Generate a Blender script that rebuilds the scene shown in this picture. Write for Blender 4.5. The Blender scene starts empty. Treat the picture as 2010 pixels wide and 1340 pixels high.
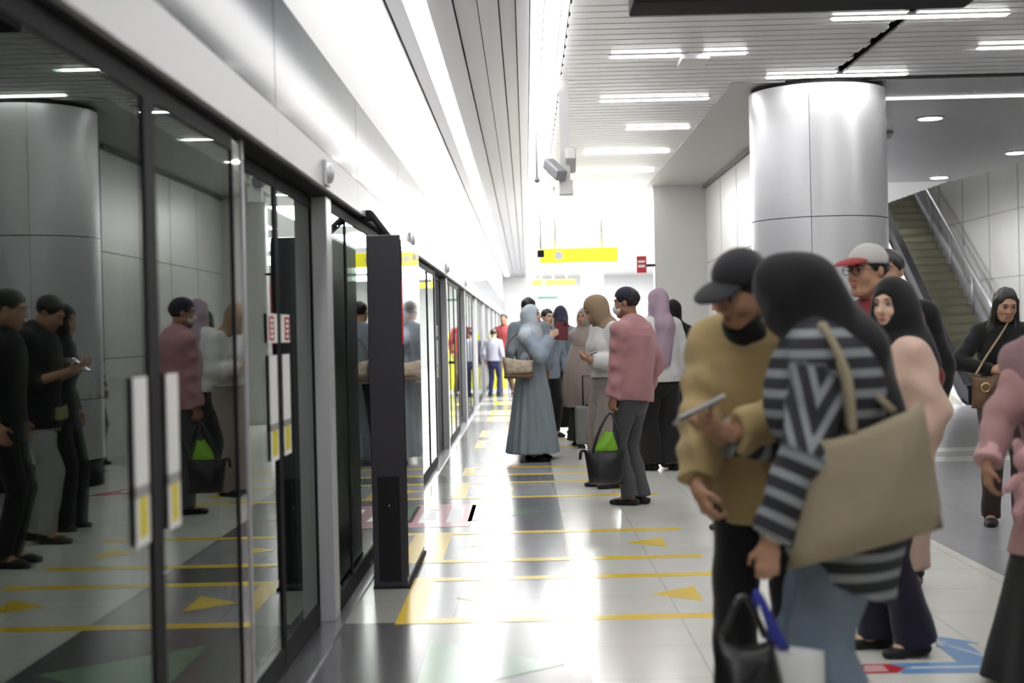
import bpy, bmesh, math, random
import numpy as np
from mathutils import Vector, Matrix

SC = bpy.context.scene
COL = SC.collection
random.seed(4)

# ------------------------------------------------------------------ materials
def mat(name, col, rough=.5, metal=0., spec=.5, emit=None, estr=0., noise=None, bump=None, sheen=0., coat=0.):
    m = bpy.data.materials.new(name); m.use_nodes = True
    nt = m.node_tree; b = nt.nodes['Principled BSDF']
    b.inputs['Base Color'].default_value = (*col, 1)
    b.inputs['Roughness'].default_value = rough
    b.inputs['Metallic'].default_value = metal
    b.inputs['Specular IOR Level'].default_value = spec
    if sheen: b.inputs['Sheen Weight'].default_value = sheen
    if coat: b.inputs['Coat Weight'].default_value = coat; b.inputs['Coat Roughness'].default_value = .05
    if emit:
        b.inputs['Emission Color'].default_value = (*emit, 1); b.inputs['Emission Strength'].default_value = estr
    tc = None
    if noise or bump:
        tc = nt.nodes.new('ShaderNodeTexCoord')
    if noise:                                   # (scale, second colour, stretch xyz)
        sc_, c2, st = noise
        mp = nt.nodes.new('ShaderNodeMapping'); mp.inputs['Scale'].default_value = st
        n = nt.nodes.new('ShaderNodeTexNoise'); n.inputs['Scale'].default_value = sc_; n.inputs['Detail'].default_value = 4
        mx = nt.nodes.new('ShaderNodeMix'); mx.data_type = 'RGBA'
        mx.inputs['A'].default_value = (*col, 1); mx.inputs['B'].default_value = (*c2, 1)
        nt.links.new(tc.outputs['Object'], mp.inputs['Vector']); nt.links.new(mp.outputs['Vector'], n.inputs['Vector'])
        nt.links.new(n.outputs['Fac'], mx.inputs['Factor']); nt.links.new(mx.outputs['Result'], b.inputs['Base Color'])
    if bump:                                    # (scale, strength)
        n = nt.nodes.new('ShaderNodeTexNoise'); n.inputs['Scale'].default_value = bump[0]; n.inputs['Detail'].default_value = 3
        bp = nt.nodes.new('ShaderNodeBump'); bp.inputs['Strength'].default_value = bump[1]; bp.inputs['Distance'].default_value = .01
        nt.links.new(tc.outputs['Object'], n.inputs['Vector']); nt.links.new(n.outputs['Fac'], bp.inputs['Height'])
        nt.links.new(bp.outputs['Normal'], b.inputs['Normal'])
    return m

_cloth = {}
def cloth(col, rough=.85, var=.75, scale=6):
    k = (col, rough, var, scale)
    if k not in _cloth:
        _cloth[k] = mat('fabric', col, rough, 0, .25, noise=(scale, tuple(c*var for c in col), (1, 1, 1)), bump=(180, .15), sheen=.15)
    return _cloth[k]

def glass_mat(name, tint, boost, base):
    m = bpy.data.materials.new(name); m.use_nodes = True
    nt = m.node_tree; nt.nodes.clear()
    out = nt.nodes.new('ShaderNodeOutputMaterial')
    tr = nt.nodes.new('ShaderNodeBsdfTransparent'); tr.inputs['Color'].default_value = (*tint, 1)
    gl = nt.nodes.new('ShaderNodeBsdfGlossy'); gl.inputs['Roughness'].default_value = .015; gl.inputs['Color'].default_value = (.93, .97, .94, 1)
    fr = nt.nodes.new('ShaderNodeFresnel'); fr.inputs['IOR'].default_value = 1.5
    ma = nt.nodes.new('ShaderNodeMath'); ma.operation = 'MULTIPLY_ADD'; ma.use_clamp = True
    ma.inputs[1].default_value = boost; ma.inputs[2].default_value = base
    mx = nt.nodes.new('ShaderNodeMixShader')
    nt.links.new(fr.outputs[0], ma.inputs[0]); nt.links.new(ma.outputs[0], mx.inputs['Fac'])
    nt.links.new(tr.outputs[0], mx.inputs[1]); nt.links.new(gl.outputs[0], mx.inputs[2]); nt.links.new(mx.outputs[0], out.inputs[0])
    return m

def floor_mat(name, col, x0, rough, joint=.72, pitch=.6, tile=.03):
    m = bpy.data.materials.new(name); m.use_nodes = True
    nt = m.node_tree; b = nt.nodes['Principled BSDF']; L = nt.links.new
    tc = nt.nodes.new('ShaderNodeTexCoord'); sp = nt.nodes.new('ShaderNodeSeparateXYZ'); L(tc.outputs['Object'], sp.inputs[0])
    def line(sock, off):
        a = nt.nodes.new('ShaderNodeMath'); a.operation = 'SUBTRACT'; a.inputs[1].default_value = off; L(sock, a.inputs[0])
        q = nt.nodes.new('ShaderNodeMath'); q.operation = 'PINGPONG'; q.inputs[1].default_value = pitch/2; L(a.outputs[0], q.inputs[0])
        g = nt.nodes.new('ShaderNodeMath'); g.operation = 'LESS_THAN'; g.inputs[1].default_value = .004; L(q.outputs[0], g.inputs[0])
        return g.outputs[0]
    mx_ = nt.nodes.new('ShaderNodeMath'); mx_.operation = 'MAXIMUM'
    L(line(sp.outputs['X'], x0), mx_.inputs[0]); L(line(sp.outputs['Y'], .3), mx_.inputs[1])
    n = nt.nodes.new('ShaderNodeTexNoise'); n.inputs['Scale'].default_value = 3.; n.inputs['Detail'].default_value = 6; L(tc.outputs['Object'], n.inputs['Vector'])
    c1 = nt.nodes.new('ShaderNodeMix'); c1.data_type = 'RGBA'
    c1.inputs['A'].default_value = (*[c*(1-tile*3) for c in col], 1); c1.inputs['B'].default_value = (*[min(1, c*(1+tile*3)) for c in col], 1)
    L(n.outputs['Fac'], c1.inputs['Factor'])
    c2 = nt.nodes.new('ShaderNodeMix'); c2.data_type = 'RGBA'; c2.inputs['B'].default_value = (*[c*joint for c in col], 1)
    L(c1.outputs['Result'], c2.inputs['A']); L(mx_.outputs[0], c2.inputs['Factor']); L(c2.outputs['Result'], b.inputs['Base Color'])
    b.inputs['Roughness'].default_value = rough
    return m

# ------------------------------------------------------------------ object helpers
def link(o, parent=None):
    COL.objects.link(o)
    if parent is not None: o.parent = parent
    return o
def tag(o, label, cat, group=None):
    o['label'] = label; o['category'] = cat
    if group: o['group'] = group
    return o
def struct(o):
    o['kind'] = 'structure'; return o
def thing(name, label, cat, loc=(0, 0, 0), rz=0., group=None):
    o = bpy.data.objects.new(name, None); o.empty_display_size = .1
    o.location = loc; o.rotation_euler = (0, 0, rz)
    return tag(link(o), label, cat, group)
def obj(name, bm, m, parent=None, smooth=False):
    me = bpy.data.meshes.new(name); bm.normal_update(); bm.to_mesh(me); bm.free()
    for k in (m if isinstance(m, (list, tuple)) else [m]): me.materials.append(k)
    if smooth:
        for p in me.polygons: p.use_smooth = True
    return link(bpy.data.objects.new(name, me), parent)
def copy_tree(o, parent=None):
    c = o.copy(); COL.objects.link(c)
    if parent is not None: c.parent = parent
    for ch in list(o.children): copy_tree(ch, c)
    return c
def BM(): return bmesh.new()
def box(bm, x0, x1, y0, y1, z0, z1, mi=0, bev=0.):
    vs = [bm.verts.new(p) for p in ((x0,y0,z0),(x1,y0,z0),(x1,y1,z0),(x0,y1,z0),(x0,y0,z1),(x1,y0,z1),(x1,y1,z1),(x0,y1,z1))]
    fs = []
    for q in ((0,3,2,1),(4,5,6,7),(0,1,5,4),(1,2,6,5),(2,3,7,6),(3,0,4,7)):
        f = bm.faces.new([vs[i] for i in q]); f.material_index = mi; fs.append(f)
    if bev:
        es = list({e for f in fs for e in f.edges})
        r = bmesh.ops.bevel(bm, geom=es, offset=bev, segments=2, affect='EDGES', profile=.5)
        for f in r['faces']: f.material_index = mi
    return fs
def prism(bm, pts, axis, a, b, mi=0):
    """polygon pts (2D) extruded along axis from a to b"""
    def P(p, t):
        return {'x': (t, p[0], p[1]), 'y': (p[0], t, p[1]), 'z': (p[0], p[1], t)}[axis]
    v0 = [bm.verts.new(P(p, a)) for p in pts]; v1 = [bm.verts.new(P(p, b)) for p in pts]
    n = len(pts)
    for i in range(n):
        f = bm.faces.new((v0[i], v0[(i+1) % n], v1[(i+1) % n], v1[i])); f.material_index = mi
    f = bm.faces.new(v0[::-1]); f.material_index = mi
    f = bm.faces.new(v1); f.material_index = mi
    bmesh.ops.recalc_face_normals(bm, faces=bm.faces[:])
def quad(bm, pts, mi=0):
    f = bm.faces.new([bm.verts.new(p) for p in pts]); f.material_index = mi; return f
def cyl(bm, c, r, z0, z1, n=48, r1=None, mi=0):
    r1 = r if r1 is None else r1
    a = [bm.verts.new((c[0]+r*math.cos(t*2*math.pi/n), c[1]+r*math.sin(t*2*math.pi/n), z0)) for t in range(n)]
    b = [bm.verts.new((c[0]+r1*math.cos(t*2*math.pi/n), c[1]+r1*math.sin(t*2*math.pi/n), z1)) for t in range(n)]
    for i in range(n):
        f = bm.faces.new((a[i], a[(i+1) % n], b[(i+1) % n], b[i])); f.smooth = True; f.material_index = mi
    f = bm.faces.new(a[::-1]); f.material_index = mi
    f = bm.faces.new(b); f.material_index = mi
def tube(bm, pts, r, n=10, mi=0, closed=False):
    pts = [Vector(p) for p in pts]; rings = []; N = len(pts)
    prev = None
    for i, p in enumerate(pts):
        if closed: d = pts[(i+1) % N]-pts[i-1]
        else: d = pts[min(i+1, N-1)]-pts[max(i-1, 0)]
        d.normalize()
        if prev is None:
            u = d.cross(Vector((0, 0, 1)))
            if u.length < .1: u = d.cross(Vector((1, 0, 0)))
        else: u = prev-d*prev.dot(d)
        u.normalize(); w = d.cross(u); prev = u
        rr = r[i] if isinstance(r, (list, tuple)) else r
        rings.append([bm.verts.new(p+u*rr*math.cos(2*math.pi*k/n)+w*rr*math.sin(2*math.pi*k/n)) for k in range(n)])
    for i in range(N if closed else N-1):
        A, B = rings[i], rings[(i+1) % N]
        for k in range(n):
            f = bm.faces.new((A[k], A[(k+1) % n], B[(k+1) % n], B[k])); f.smooth = True; f.material_index = mi
    if not closed:
        f = bm.faces.new(rings[0][::-1]); f.material_index = mi
        f = bm.faces.new(rings[-1]); f.material_index = mi
    bmesh.ops.recalc_face_normals(bm, faces=bm.faces[:])
def ball(bm, c, r, seg=16, mi=0):
    res = bmesh.ops.create_uvsphere(bm, u_segments=seg, v_segments=max(6, seg//2), radius=1)
    r = r if isinstance(r, (tuple, list)) else (r, r, r)
    for v in res['verts']: v.co = Vector((c[0]+v.co.x*r[0], c[1]+v.co.y*r[1], c[2]+v.co.z*r[2]))
    for f in {f for v in res['verts'] for f in v.link_faces}: f.smooth = True; f.material_index = mi
def curve_pts(ctrl, n=10):
    """Catmull-Rom through control points"""
    P = [Vector(p) for p in ctrl]; P = [P[0]*2-P[1]]+P+[P[-1]*2-P[-2]]; out = []
    for i in range(1, len(P)-2):
        for k in range(n):
            t = k/n; a, b, c, d = P[i-1:i+3]
            out.append(.5*((2*b)+(c-a)*t+(2*a-5*b+4*c-d)*t*t+(3*b-a-3*c+d)*t**3))
    out.append(P[-2]); return out

# ------------------------------------------------------------------ implicit surfaces (people and clothes)
V = lambda *a: np.array(a, dtype=np.float64)
def nrm(v): return v/(np.linalg.norm(v)+1e-12)
def rotm(axis, deg):
    return np.array(Matrix.Rotation(math.radians(deg), 3, axis))
class Field:
    def __init__(s, lo, hi, h):
        s.h = h; s.lo = np.array(lo, float); n = np.ceil((np.array(hi, float)-s.lo)/h).astype(int)+1
        s.ax = [(s.lo[i]+h*np.arange(n[i])).astype(np.float32) for i in range(3)]
        s.D = np.full(tuple(n), .5, np.float32)
    def sub(s, lo, hi):
        sl = []
        for i in range(3):
            a = int(max(0, math.floor((lo[i]-s.lo[i])/s.h))); b = int(min(s.D.shape[i], math.ceil((hi[i]-s.lo[i])/s.h)+1))
            if b <= a: return None
            sl.append(slice(a, b))
        X = s.ax[0][sl[0]][:, None, None]; Y = s.ax[1][sl[1]][None, :, None]; Z = s.ax[2][sl[2]][None, None, :]
        return tuple(sl), X, Y, Z
    def comb(s, sl, d, k, op):
        A = s.D[sl]
        if op == 'u':
            if k > 0:
                h = np.maximum(k-np.abs(A-d), 0)/k; s.D[sl] = np.minimum(A, d)-h*h*(k*.25)
            else: s.D[sl] = np.minimum(A, d)
        else:
            d = -d
            if k > 0:
                h = np.maximum(k-np.abs(A-d), 0)/k; s.D[sl] = np.maximum(A, d)+h*h*(k*.25)
            else: s.D[sl] = np.maximum(A, d)
    def seg(s, a, b, ra, rb, side=None, q=1., k=.02, op='u', cap=False, caps=False):
        a = np.asarray(a, float); b = np.asarray(b, float)
        R = max(ra, rb)*max(1, q)+k+3*s.h
        g = s.sub(np.minimum(a, b)-R, np.maximum(a, b)+R)
        if g is None: return s
        sl, X, Y, Z = g
        ab = b-a; L2 = max(ab@ab, 1e-9)
        t = ((X-a[0])*ab[0]+(Y-a[1])*ab[1]+(Z-a[2])*ab[2])/L2
        tc = np.clip(t, 0, 1).astype(np.float32)
        ox = X-a[0]-tc*ab[0]; oy = Y-a[1]-tc*ab[1]; oz = Z-a[2]-tc*ab[2]
        r = ra+(rb-ra)*tc
        if side is None: d = np.sqrt(ox*ox+oy*oy+oz*oz)-r
        else:
            ss = ox*side[0]+oy*side[1]+oz*side[2]
            o2 = np.maximum(ox*ox+oy*oy+oz*oz-ss*ss, 0)
            rr = np.sqrt(ss*ss+o2/(q*q))+1e-6
            d = (rr-r)*rr/np.sqrt(ss*ss+o2/q**4+1e-9)
        L = math.sqrt(L2)
        if cap: d = np.maximum(d, (t-1)*L)
        if caps: d = np.maximum(d, -t*L)
        s.comb(sl, d.astype(np.float32), k, op); return s
    def ell(s, c, R, rad, k=.02, op='u', zlo=None, zhi=None):
        """ellipsoid at c, axes = columns of R; zlo/zhi clip along its own third axis"""
        m = max(rad)+k+3*s.h
        g = s.sub(c-m, c+m)
        if g is None: return s
        sl, X, Y, Z = g
        p = [(X-c[0])*R[0, i]+(Y-c[1])*R[1, i]+(Z-c[2])*R[2, i] for i in range(3)]
        k0 = np.sqrt(sum((p[i]/rad[i])**2 for i in range(3)))+1e-6
        k1 = np.sqrt(sum((p[i]/rad[i]**2)**2 for i in range(3)))+1e-6
        d = k0*(k0-1)/k1
        if zlo is not None: d = np.maximum(d, zlo-p[2])
        if zhi is not None: d = np.maximum(d, p[2]-zhi)
        s.comb(sl, d.astype(np.float32), k, op); return s
    def plane(s, n, off):
        """keep the side where n.p < off"""
        n = np.asarray(n, float)
        s.D = np.maximum(s.D, (s.ax[0][:, None, None]*n[0]+s.ax[1][None, :, None]*n[1]+s.ax[2][None, None, :]*n[2]-off).astype(np.float32)); return s
    def fold(s, amp, fx, fy, fz, seed=0):
        X = s.ax[0][:, None, None]; Y = s.ax[1][None, :, None]; Z = s.ax[2][None, None, :]
        a = seed*1.7
        w = np.sin(fx*X+fy*.6*Y+fz*Z+a)*np.sin(fy*Y-fx*.4*X+fz*.7*Z+a*2)+.5*np.sin(1.9*fx*X-1.3*fy*Y+1.6*fz*Z+a*3)
        s.D += (amp*w).astype(np.float32); return s
    def mesh(s):
        D = s.D; D = np.pad(D, 1, constant_values=.3); lo = s.lo-s.h
        nx, ny, nz = D.shape; N = D < 0
        c = [(i, j, k) for i in (0, 1) for j in (0, 1) for k in (0, 1)]
        def cs(A, o): return A[o[0]:nx-1+o[0], o[1]:ny-1+o[1], o[2]:nz-1+o[2]]
        cnt = np.zeros((nx-1, ny-1, nz-1), np.int8)
        for o in c: cnt += cs(N, o)
        act = (cnt > 0) & (cnt < 8); I = np.argwhere(act)
        idx = np.full(act.shape, -1, np.int64); idx[act] = np.arange(len(I))
        P = np.zeros((len(I), 3)); W = np.zeros(len(I))
        for o in c:
            for ax in range(3):
                if o[ax]: continue
                o2 = list(o); o2[ax] = 1
                a = D[I[:, 0]+o[0], I[:, 1]+o[1], I[:, 2]+o[2]]; b = D[I[:, 0]+o2[0], I[:, 1]+o2[1], I[:, 2]+o2[2]]
                x = (a < 0) != (b < 0); t = np.where(x, a/np.where(x, a-b, 1), 0)
                p = np.array(o, float)[None, :].repeat(len(I), 0); p[:, ax] += t
                P += p*x[:, None]; W += x
        P = (I+P/np.maximum(W, 1)[:, None])*s.h+lo
        Q = []
        for ax in range(3):
            u, w = (ax+1) % 3, (ax+2) % 3
            sl = [slice(1, D.shape[i]-1) for i in range(3)]
            sa = list(sl); sb = list(sl); sa[ax] = slice(0, D.shape[ax]-1); sb[ax] = slice(1, D.shape[ax])
            A, B = N[tuple(sa)], N[tuple(sb)]
            for flip, M in ((0, A & ~B), (1, ~A & B)):
                E = np.argwhere(M)
                if not len(E): continue
                off = np.ones(3, int); off[ax] = 0; E = E+off
                q = []
                for du, dw in ((-1, -1), (0, -1), (0, 0), (-1, 0)):
                    e = E.copy(); e[:, u] += du; e[:, w] += dw; q.append(idx[e[:, 0], e[:, 1], e[:, 2]])
                q = np.stack(q, 1); Q.append(q[:, ::-1] if flip else q)
        return P, (np.concatenate(Q) if Q else np.zeros((0, 4), int))

def mesh_obj(name, PQ, m, parent=None, attr=None):
    P, Q = PQ
    me = bpy.data.meshes.new(name)
    me.vertices.add(len(P)); me.vertices.foreach_set('co', P.astype(np.float32).ravel())
    me.loops.add(len(Q)*4); me.loops.foreach_set('vertex_index', Q.astype(np.int32).ravel())
    me.polygons.add(len(Q)); me.polygons.foreach_set('loop_start', np.arange(0, len(Q)*4, 4, dtype=np.int32))
    me.polygons.foreach_set('use_smooth', np.ones(len(Q), bool))
    me.update(calc_edges=True); me.validate()
    if attr is not None:
        a = me.attributes.new('band', 'FLOAT', 'POINT'); a.data.foreach_set('value', attr.astype(np.float32))
    me.materials.append(m)
    return link(bpy.data.objects.new(name, me), parent)
# ------------------------------------------------------------------ people
SKIN = mat('skin', (.52, .30, .20), .5, 0, .4, noise=(9, (.46, .25, .16), (1, 1, 1)))
SKIN_D = mat('skin_tan', (.36, .19, .12), .5, 0, .4, noise=(9, (.30, .15, .09), (1, 1, 1)))
SKIN_L = mat('skin_light', (.66, .44, .33), .5, 0, .4, noise=(9, (.60, .38, .27), (1, 1, 1)))
HAIR = mat('black_hair', (.012, .010, .010), .42, 0, .5, bump=(120, .4))
EYEW = mat('eye_white', (.55, .52, .5), .2)
EYED = mat('eye_dark', (.012, .008, .006), .15)
BROW = mat('eyebrow_hair', (.02, .013, .01), .8)
LIP = mat('lip', (.42, .13, .11), .45)

def ik(a, t, l1, l2, pole):
    d = t-a; L = np.linalg.norm(d); L2 = min(max(L, abs(l1-l2)+.02), (l1+l2)*.998)
    u = d/(L+1e-9); x = (l1*l1-l2*l2+L2*L2)/(2*L2); h = math.sqrt(max(l1*l1-x*x, 0))
    p = nrm(pole-u*(pole@u))
    return a+u*x+p*h, a+u*L2

class Skel:
    def __init__(k, S=1.65, fem=True, lean=0, bend=0, twist=0, nod=0, yaw=0, roll=0, hL=None, hR=None, pL=None, pR=None,
                 feet=((.10, 0), (-.10, 0)), toe=(8, -8), pel=(0, 0), build=1., armf=1., neckf=0.):
        s = S/1.70; k.s = s; k.S = S; k.fem = fem; k.b = build
        k.P = V(pel[0], pel[1], .93*s)
        R = rotm('Y', bend) @ rotm('X', lean) @ rotm('Z', twist)        # lean > 0 tips forward (towards -Y)
        k.R = R; k.side = R @ V(1, 0, 0); k.fwd = R @ V(0, -1, 0); k.up = R @ V(0, 0, 1)
        k.hside = rotm('Z', twist*.2) @ V(1, 0, 0); k.hfwd = rotm('Z', twist*.2) @ V(0, -1, 0)
        sw = (.158 if fem else .178)*build
        k.neck = k.P+k.up*.525*s+k.fwd*.0
        k.sh = {'L': k.P+k.up*.475*s+k.side*sw*s, 'R': k.P+k.up*.475*s-k.side*sw*s}
        Rh = R @ rotm('Z', yaw) @ rotm('X', nod) @ rotm('Y', roll); k.Rh = Rh
        nk = k.neck+(k.up*.5+Rh @ V(0, -.25, .9)*.5)*.06*s+k.fwd*neckf*s
        k.nk = nk
        k.hc = nk+Rh @ V(0, -.022, .125)*s; k.hs = s
        k.hip = {'L': k.P+k.hside*.088*s-V(0, 0, .03*s), 'R': k.P-k.hside*.088*s-V(0, 0, .03*s)}
        k.an = {}; k.kn = {}; k.toe = {}
        for i, c in enumerate('LR'):
            t = V(feet[i][0], feet[i][1], .085*s)
            k.kn[c], k.an[c] = ik(k.hip[c], t, .425*s, .42*s, V(0, -1, .05))
            k.toe[c] = rotm('Z', toe[i]) @ V(0, -1, 0)
        k.el = {}; k.wr = {}
        for c, h, p in (('L', hL, pL), ('R', hR, pR)):
            g = 1 if c == 'L' else -1
            if h is None: t = k.sh[c]+k.side*g*.07*s+V(0, 0, -.50*s)+k.hfwd*.04*s
            else: t = np.asarray(h, float)
            pole = np.asarray(p, float) if p is not None else (k.side*g*.5-k.fwd*.8+V(0, 0, -.3))
            k.el[c], k.wr[c] = ik(k.sh[c], t, .285*s*armf, .25*s*armf, pole)
        k.hand = {c: dict(dir=None, nrm=None, th=None, curl=(18, 22, 15)) for c in 'LR'}
    def st(k, ease=0., wide=1.):
        s = k.s; b = k.b*s
        if k.fem: T = [(-.10, .150, .112), (0, .160, .112), (.12, .128, .092), (.24, .138, .10), (.35, .150, .115), (.44, .140, .09), (.50, .095, .066), (.53, .06, .055)]
        else: T = [(-.10, .145, .108), (0, .152, .108), (.12, .146, .10), (.24, .158, .108), (.35, .175, .118), (.44, .165, .10), (.50, .11, .07), (.53, .062, .058)]
        return [(k.P+k.up*o*s, w*b*wide+ease, d*b*wide+ease) for o, w, d in T]
    def bounds(k, pad=.13):
        pts = [k.P, k.neck, k.hc+V(0, 0, .1)]+list(k.sh.values())+list(k.el.values())+list(k.wr.values())+list(k.kn.values())+list(k.an.values())
        pts = np.array(pts); lo = pts.min(0)-pad; hi = pts.max(0)+pad; lo[2] = -.01
        for c in 'LR':
            lo = np.minimum(lo, k.wr[c]-.24); hi = np.maximum(hi, k.wr[c]+.24)
        lo[:2] = np.minimum(lo[:2], k.P[:2]-.30); hi[:2] = np.maximum(hi[:2], k.P[:2]+.30)
        lo[2] = -.01
        return lo, hi

def add_torso(f, k, ease=0., wide=1., k_=.03, bust=True):
    T = k.st(ease, wide)
    for (a, wa, da), (b, wb, db) in zip(T, T[1:]):
        q = (da/wa+db/wb)/2
        f.seg(a, b, wa, wb, k.side, q, k=k_)
    s = k.s
    for c in 'LR': f.seg(k.sh[c]-k.up*.0, k.neck-k.up*.035*s, .052*s+ease*.7, .05*s+ease*.5, k=.05)
    if k.fem and bust:
        for g in (1, -1): f.ell(k.P+k.up*.33*s+k.side*g*.068*s+k.fwd*.082*s, np.stack([k.side, -k.fwd, k.up], 1), (.062*s+ease, .052*s+ease, .062*s+ease), k=.05)
def add_arm(f, k, c, ease=0., to=1., r=(.050, .041, .040, .028), cap=True, flare=0.):
    s = k.s; e = ease; u = 1. if not k.fem else .9
    f.seg(k.sh[c], k.el[c], r[0]*s*u+e, r[1]*s*u+e, k=.045)
    w = k.el[c]+(k.wr[c]-k.el[c])*to
    f.seg(k.el[c], w, r[2]*s*u+e, r[3]*s*u+e*.8+flare, k=.02, cap=cap)
def add_legs(f, k, ease=0., to=0., r=(.084, .054, .052, .036), cap=False, flare=0.):
    s = k.s; e = ease
    for c in 'LR':
        f.seg(k.hip[c]-V(0, 0, .02), k.kn[c], r[0]*s+e, r[1]*s+e, k=.04)
        if cap:
            an = k.an[c].copy(); an += (k.kn[c]-an)*to
            f.seg(k.kn[c], an, r[2]*s+e, r[3]*s+e+flare, k=.02, cap=True)
        else:
            f.seg(k.kn[c]+(k.an[c]-k.kn[c])*.25+V(0, .012, 0), k.an[c], r[2]*s+e, r[3]*s+e, k=.03)
            f.seg(k.kn[c], k.kn[c]+(k.an[c]-k.kn[c])*.3, r[1]*s+e, r[2]*s+e, k=.03)
def add_feet(f, k, e=0., k_=.02, heel=0.):
    s = k.s
    for c in 'LR':
        a = k.an[c]; d = k.toe[c]; lat = np.cross(d, V(0, 0, 1))
        ball_ = V(a[0], a[1], 0)+d*.115*s+V(0, 0, .026*s); heel_ = V(a[0], a[1], 0)-d*.035*s+V(0, 0, .030*s)
        f.seg(heel_, ball_, .034*s+e, .042*s+e, lat, .68, k=k_)
        f.seg(ball_, V(a[0], a[1], 0)+d*.165*s+V(0, 0, .020*s), .042*s+e, .032*s+e, lat, .55, k=k_)
        f.seg(a+d*.01, ball_*.6+a*.4, .034*s+e, .030*s+e, k=.03)
def add_hand(f, k, c, fs=1.):
    s = k.s*(.93 if k.fem else 1.); H = k.hand[c]
    fa = nrm(k.wr[c]-k.el[c]); d = nrm(H['dir']) if H['dir'] is not None else fa
    g = 1 if c == 'L' else -1
    n = H['nrm'] if H['nrm'] is not None else -k.side*g
    n = nrm(n-d*(n@d)); th = H['th'] if H['th'] is not None else np.cross(d, n)*(-g)
    if H['th'] is None and th @ k.hfwd < 0 and abs(d[2]) > .7: th = -th
    th = nrm(th-d*(th@d)-n*(th@n)); w = k.wr[c]
    f.seg(w, w+d*.03*s, .026*s, .031*s, th, .72, k=.02)
    f.seg(w+d*.03*s, w+d*.082*s, .035*s, .040*s, th, .38, k=.02)
    r = .0085*s*fs
    for i in range(4):
        L = (.074, .082, .076, .060)[i]*s
        p = w+d*((.088, .092, .088, .080)[i]*s)+th*((.0285-.019*i)*s)
        dd = nrm(d+th*(.10-.07*i)); ang = 0
        for j, fr in enumerate((.46, .30, .24)):
            ang += H['curl'][j]+(i*2)
            e = dd*math.cos(math.radians(ang))+n*math.sin(math.radians(ang))
            p2 = p+e*L*fr
            f.seg(p, p2, r*(1-.09*j), r*(1-.09*(j+1)), k=.004 if j else .010); p = p2
    p = w+d*.028*s+th*.024*s
    dd = nrm(d*.62+th*.72+n*.35); p2 = p+dd*.042*s; f.seg(p, p2, r*1.35, r*1.15, k=.014)
    dd = nrm(d*.85+th*.25+n*.5); p3 = p2+dd*.032*s; f.seg(p2, p3, r*1.1, r*.95, k=.004)
    k.palm = getattr(k, 'palm', {}); k.palm[c] = (w+d*.09*s+n*.02*s, d, n, th)
def hp(k, x, y, z): return k.hc+k.Rh @ (V(x, y, z)*k.hs)
def add_head(f, k):
    s = k.hs; R = k.Rh
    E = lambda c, r, kk=.02, op='u', **a: f.ell(hp(k, *c), R, tuple(x*s for x in r), kk, op, **a)
    G = lambda a, b, ra, rb, kk=.012, op='u': f.seg(hp(k, *a), hp(k, *b), ra*s, rb*s, k=kk, op=op)
    E((0, .012, .032), (.073, .092, .082)); E((0, -.028, -.030), (.060, .064, .078), .03)
    G((-.012, -.068, -.092), (.012, -.068, -.092), .021, .021, .03)
    for g in (1, -1):
        E((g*.036, -.056, -.028), (.024, .026, .024), .025)
        G((g*.058, -.005, -.055), (g*.030, -.050, -.092), .018, .016, .03)
    G((-.034, -.080, .030), (.034, -.080, .030), .011, .011, .02)
    for g in (1, -1): E((g*.031, -.099, .010), (.017, .016, .010), .012, 's')
    G((0, -.088, .014), (0, -.106, -.022), .0075, .0115, .010); E((0, -.108, -.025), (.012, .010, .009), .006)
    for g in (1, -1): E((g*.012, -.098, -.028), (.008, .009, .007), .006)
    E((0, -.088, -.056), (.022, .011, .008), .008); E((0, -.086, -.066), (.018, .011, .007), .006)
    for g in (1, -1): E((g*.074, .012, 0), (.009, .020, .030), .006)
    f.seg(hp(k, 0, .018, -.055), k.neck-k.up*.01, .048*s*(1 if k.fem else 1.12), .054*s*(1 if k.fem else 1.12), k=.025)
def face_parts(k, par, lips=True, h=.004):
    s = k.hs; m = Matrix([[*k.Rh[i], k.hc[i]] for i in range(3)]+[[0, 0, 0, 1]])
    for g in (1, -1):
        bm = BM(); ball(bm, (g*.031*s, -.0835*s, .010*s), (.0140*s, .0080*s, .0062*s), 14)
        for f in bm.faces:
            c = f.calc_center_median(); f.material_index = 1 if abs(c.x-g*.031*s) < .0082*s else 0
        bm.transform(m); obj('eye', bm, (EYEW, EYED), par, True)
        bm = BM(); tube(bm, [(g*x*s, y*s, z*s) for x, y, z in ((.015, -.0915, .031), (.026, -.092, .0345), (.038, -.086, .033), (.050, -.073, .025))], [.0028*s, .0038*s, .0034*s, .002*s], 8)
        bm.transform(m); obj('eyebrow', bm, BROW, par, True)
    if lips:
        bm = BM(); ball(bm, (0, -.0925*s, -.0565*s), (.021*s, .0095*s, .0058*s), 14); ball(bm, (0, -.0905*s, -.0655*s), (.018*s, .0095*s, .0062*s), 14)
        bm.transform(m); obj('lips', bm, LIP, par, True)

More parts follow.
